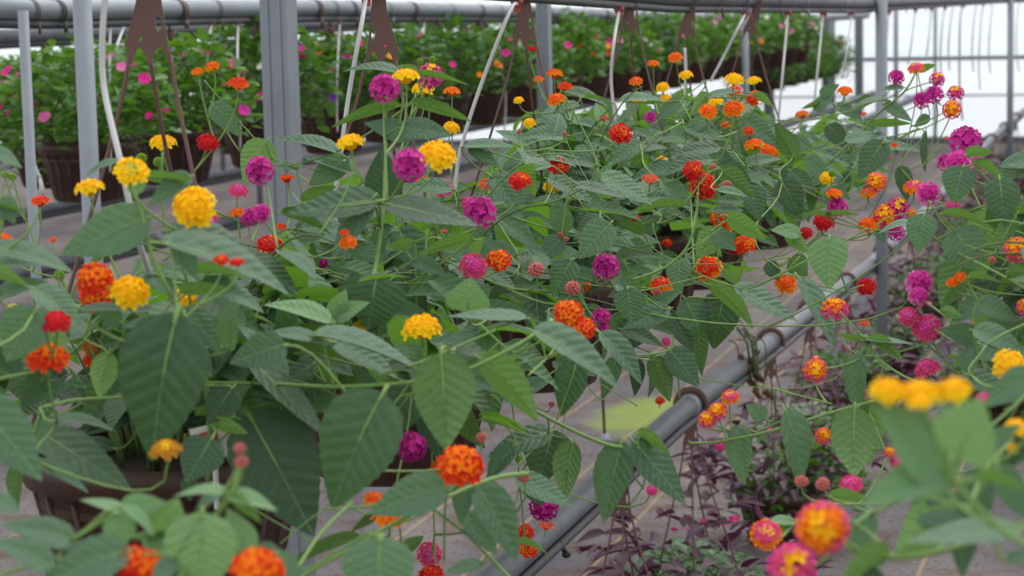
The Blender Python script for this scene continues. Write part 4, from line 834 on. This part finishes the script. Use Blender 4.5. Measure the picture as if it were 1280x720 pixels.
for j, (X, Z, hung) in enumerate(LB):
    if hung: i = cnt[True]; cnt[True] += 1
    elif X < AX + .8: i = cnt[False]; cnt[False] += 1
    else: i = cnt[2]; cnt[2] += 1
    low_basket(X, Z * 1.0, hung, i, j)

# ------------------------------------------------------------------ bedding baskets in the rows behind
BF = [small_leaves('foliage', 1100, .30, -.03, .30, .05, M['bgleaf'] if i % 2 == 0 else M['bgleaf2'], 80 + i, trail=.14) for i in range(4)]
BFB = [small_leaves('foliage', 950, .25, .0, .30, .045, M['bgleaf'] if i % 2 == 0 else M['bgleaf2'], 180 + i, trail=.03) for i in range(3)]
BF2 = [small_leaves('foliage', 1300, .30, -.03, .24, .032, M['bgleaf2'] if i % 2 == 0 else M['bgleaf'], 90 + i, trail=.2) for i in range(3)]
colsets = [('hotpink', 'lightpink', 'hotpink'), ('orange', 'redorange', 'yellow'), ('violet', 'hotpink', 'white'), ('hotpink', 'pink', 'magenta'), ('lightpink', 'white', 'lightpink'), ('crimson', 'hotpink', 'orange')]
colname = ['hot pink', 'orange', 'violet', 'magenta', 'pale pink', 'crimson']
rown = {BX: 'on the hooked second rack', CX: 'on the third rack', DX: 'on the fourth rack', EX: 'on the farthest rack', -8.6: 'beyond the farthest rack', -3.3: 'by the white back wall'}
HB = None
ORD = 'first second third fourth fifth sixth seventh eighth ninth tenth eleventh twelfth thirteenth fourteenth fifteenth sixteenth seventeenth eighteenth nineteenth twentieth twenty-first twenty-second twenty-third twenty-fourth twenty-fifth twenty-sixth twenty-seventh twenty-eighth twenty-ninth thirtieth'.split()
def far_basket(X, Y, row, i, seed, railz, rim, nf):
    rnd = random.Random(seed * 7 + 3); ci = rnd.randrange(6)
    if X == BX and Y < 7.2: ci = (0, 3, 2, 1)[i % 4]
    root = thing('bedding_basket', 'green basket dotted with %s flowers, %s from the left %s' % (colname[ci], ORD[i], rown[X]), 'hanging basket', (X, Y, rim), '%s flowered baskets %s' % (colname[ci], rown[X]))
    obj('pot', POT, root, Matrix.Scale(1.0 if X == BX else 1.12, 4)); obj('foliage', (BFB if X == BX else (BF2 if rnd.random() < .3 else BF))[rnd.randrange(3)], root, Matrix.Rotation(rnd.random() * 6, 4, 'Z') @ Matrix.Diagonal((1, 1, rnd.uniform(.85, 1.15), 1)), kind='stuff')
    global HB
    if X in (BX, CX):
        s = MB()
        if HB is None:
            top = .36
            for t in (0, 2.1, 4.2): s.tube([Vector((0, 0, top)), Vector((math.cos(t) * .15, math.sin(t) * .15, 0))], .0022, 5)
            s.tube([Vector((0, 0, top)), Vector((0, 0, top + .06))], .004, 5); s.box((0, 0, top - .02), (.018, .002, .03)); HB = s.mesh('hanger', M['hanger'])
        obj('hanger', HB, root, Matrix.Diagonal((1, 1, (railz - rim) / .42, 1)))
    for k in range(int(nf * 1.6)):
        az = rnd.random() * 6.3; r = .28 * math.sqrt(rnd.random()); z = .26 * math.sqrt(max(.05, 1 - .8 * (r / .3) ** 2)) * rnd.uniform(.4, 1.1)
        ax = Vector((math.cos(az) * r * 2, math.sin(az) * r * 2 - .5, .6)).normalized()
        obj('flower', SF[colsets[ci][k % 3]], root, Matrix.Translation((math.cos(az) * r, math.sin(az) * r, z)) @ ax.to_track_quat('Z', 'Y').to_matrix().to_4x4() @ Matrix.Scale(rnd.uniform(.026, .044), 4))
seed = 0
for X, y0, y1, st, rz, rim, nf in ((BX, 5.75, 24.4, .66, 1.6, 1.25, 12), (CX, 8.0, 24.4, .68, 1.54, 1.12, 13), (DX, 10.4, 24.4, .72, 1.5, 1.09, 12), (EX, 12.8, 24.4, .8, 1.5, 1.07, 10), (-8.6, 15.5, 24.4, .9, 1.5, 1.06, 8), (-3.3, 19.5, 24.4, .75, 1.5, 1.0, 5)):
    y = y0; i = 0
    while y < y1:
        if not (X == BX and 999 < proj(Vector((X, y, 1.3)))[0]):
            far_basket(X, y + random.uniform(-.05, .05), None, i, seed, rz, rim, nf)
        y += st; i += 1; seed += 1

# ------------------------------------------------------------------ drip tubes
def drip(pts, r, label, group=None, cap=True, mat='tube', stake=False, rail=None):
    if rail:
        x = pts[0][0]; K, tp, XX = (2996, topA, AX) if rail == 'A' else (8120, topB, BX); Zr = K / (1440 - x); k = Zr / pts[0][2]
        r = r * k if rail == 'A' and x > 950 else r
        q = [at(a_, b_, Zr) for a_, b_, c_ in pts]; q[0] = interp(tp, yz(x, 12, XX)[0]) + Vector((.005, 0, -.045 if rail == 'A' else -.05))
    else: q = [at(*t) for t in pts]
    root = thing('drip_tube', label, 'tube', q[0], group); O = q[0].copy()
    s = MB(); s.tube(smooth_line([p - O for p in q], 5), r, 7); s.build('tube', M[mat], root)
    if cap:
        s = MB(); s.tube([Vector((0, 0, .012)), Vector((0, 0, .004)), Vector((0, 0, -.006)), Vector((0, 0, -.014))], [.010, .012, .007, .006], 8); s.build('dripper_cap', M['red'], root, smooth=False)
    if stake:
        e = q[-1] - O; s = MB(); s.tube([e, e + Vector((.004, 0, -.03)), e + Vector((.006, 0, -.05))], [.004, .007, .002], 6); s.build('stake', M['tube'], root)
drip([(134,-25,2.3),(128,40,2.3),(130,110,2.3),(150,200,2.25),(170,290,2.25),(188,345,2.3)], .0033, 'thick white tube curving down just right of the leftmost thick post', cap=False)
drip([(30,35,7.5),(29,90,7.5),(34,150,7.4),(42,200,7.3),(50,222,7.2)], .004, 'thin white tube ending in a white stake left of the thick post', stake=True, cap=False, rail='B')
drip([(135,32,5),(137,90,5),(139,150,5),(138,215,5)], .0035, 'thin straight white tube close behind the thick white one', cap=False, rail='B')
drip([(152,32,5.6),(147,55,5.6),(140,82,5.6)], .0045, 'short white tube slanting beside the first brown hanger bracket', cap=False, rail='B')
drip([(454,0,3.1),(452,30,3.1),(436,120,3.05),(425,200,3.0),(418,260,2.9),(424,300,2.9),(430,325,2.9)], .0032, 'white tube with red cap left of the second brown bracket', rail='A')
drip([(643,-2,3.75),(637,15,3.75),(600,110,3.7),(575,190,3.6),(569,240,3.6)], .0033, 'white tube with red cap slanting left beside the third bracket', rail='A')
drip([(771,10,4.6),(768,50,4.6),(764,100,4.6),(770,155,4.55)], .0033, 'white tube with red cap left of the fourth brown bracket', rail='A')
drip([(856,60,4.9),(857,100,4.9),(852,150,4.9)], .0034, 'short pale tube descending through the orange lantana heads', cap=False)
drip([(929,18,5.8),(925,30,5.8),(905,70,5.8),(888,102,5.7)], .0036, 'white tube with red cap slanting left of the last bracket', rail='A')
drip([(262,33,7.4),(260,60,7.4),(259,100,7.4),(257,140,7.4)], .0034, 'white tube before the background plants, left of the wide column', 'white tubes in front of bedding plants', rail='B')
drip([(295,33,7.5),(297,80,7.5),(300,140,7.5),(300,188,7.5)], .0036, 'white tube with red cap next to the orange heads by the wide column', rail='B')
drip([(423,30,8),(422,80,8),(421,130,8),(422,165,8)], .0036, 'white tube with red cap before the bedding plants, right of the wide column', rail='B')
drip([(529,28,8.5),(528,60,8.5),(528,90,8.5)], .0035, 'short white tube with red cap above the pink and yellow heads', rail='B')
drip([(622,28,9),(625,70,9),(632,120,9),(630,175,9)], .004, 'white tube hanging behind the slanting one', rail='B')
drip([(746,28,9.5),(752,60,9.5),(755,90,9.5)], .004, 'white tube hanging behind red-capped tube of fourth bracket', cap=False, rail='B')
for i, (x, y0, x1, y1) in enumerate(((983,20,972,160),(1027,20,1016,145),(1063,22,1053,98),(1110,20,1106,70),(1143,18,1135,80),(1163,14,1158,70))):
    drip([(x, y0, 8 + i * 1.1), ((x + x1) / 2 + 1, (y0 + y1) / 2, 8 + i * 1.1), (x1, y1, 8 + i * 1.1)], .0042, ['white tube before the last dark pots, near the small orange head', 'second white tube left of the slender round post', 'white tube close left of the slender round post', 'grey tube close right of the slender round post', 'grey tube curving before white sheeting, second right of the post', 'grey tube before white sheeting above the magenta head'][i], mat='tube' if i < 3 else 'tube_grey', rail='A')
for i, (x, x1, y1, r) in enumerate(((1180,1177,100,.004),(1190,1187,88,.004),(1202,1203,150,.006),(1219,1217,90,.004),(1228,1225,112,.004),(1240,1238,92,.004),(1265,1262,60,.004),(1273,1274,90,.004))):
    Z = 11.5 + i * .5
    drip([(x, 6, Z), (x - 2, 30, Z), ((x + x1) / 2 - 3, y1 * .7, Z), (x1, y1, Z)], r, ORD[i] + ' thin grey tube before the white sheeting, counted rightward from the magenta heads', 'thin tubes before the white sheeting', cap=i % 2 == 0, mat='tube_grey', rail='A')
g = ground(756, 552)
t = thing('drip_stake', 'thin dark rod standing on the floor below the lantana canopy', 'rod', g); s = MB(); top = 1.0
s.tube([Vector((0, 0, .02)), Vector((-.02, 0, .62))], .005, 8); s.build('rod', M['black'], t); s = MB(); s.lathe([(.001, .03), (.012, .03), (.02, .012), (.03, .0), (.001, .0)], 12); s.build('foot', M['galv'], t)
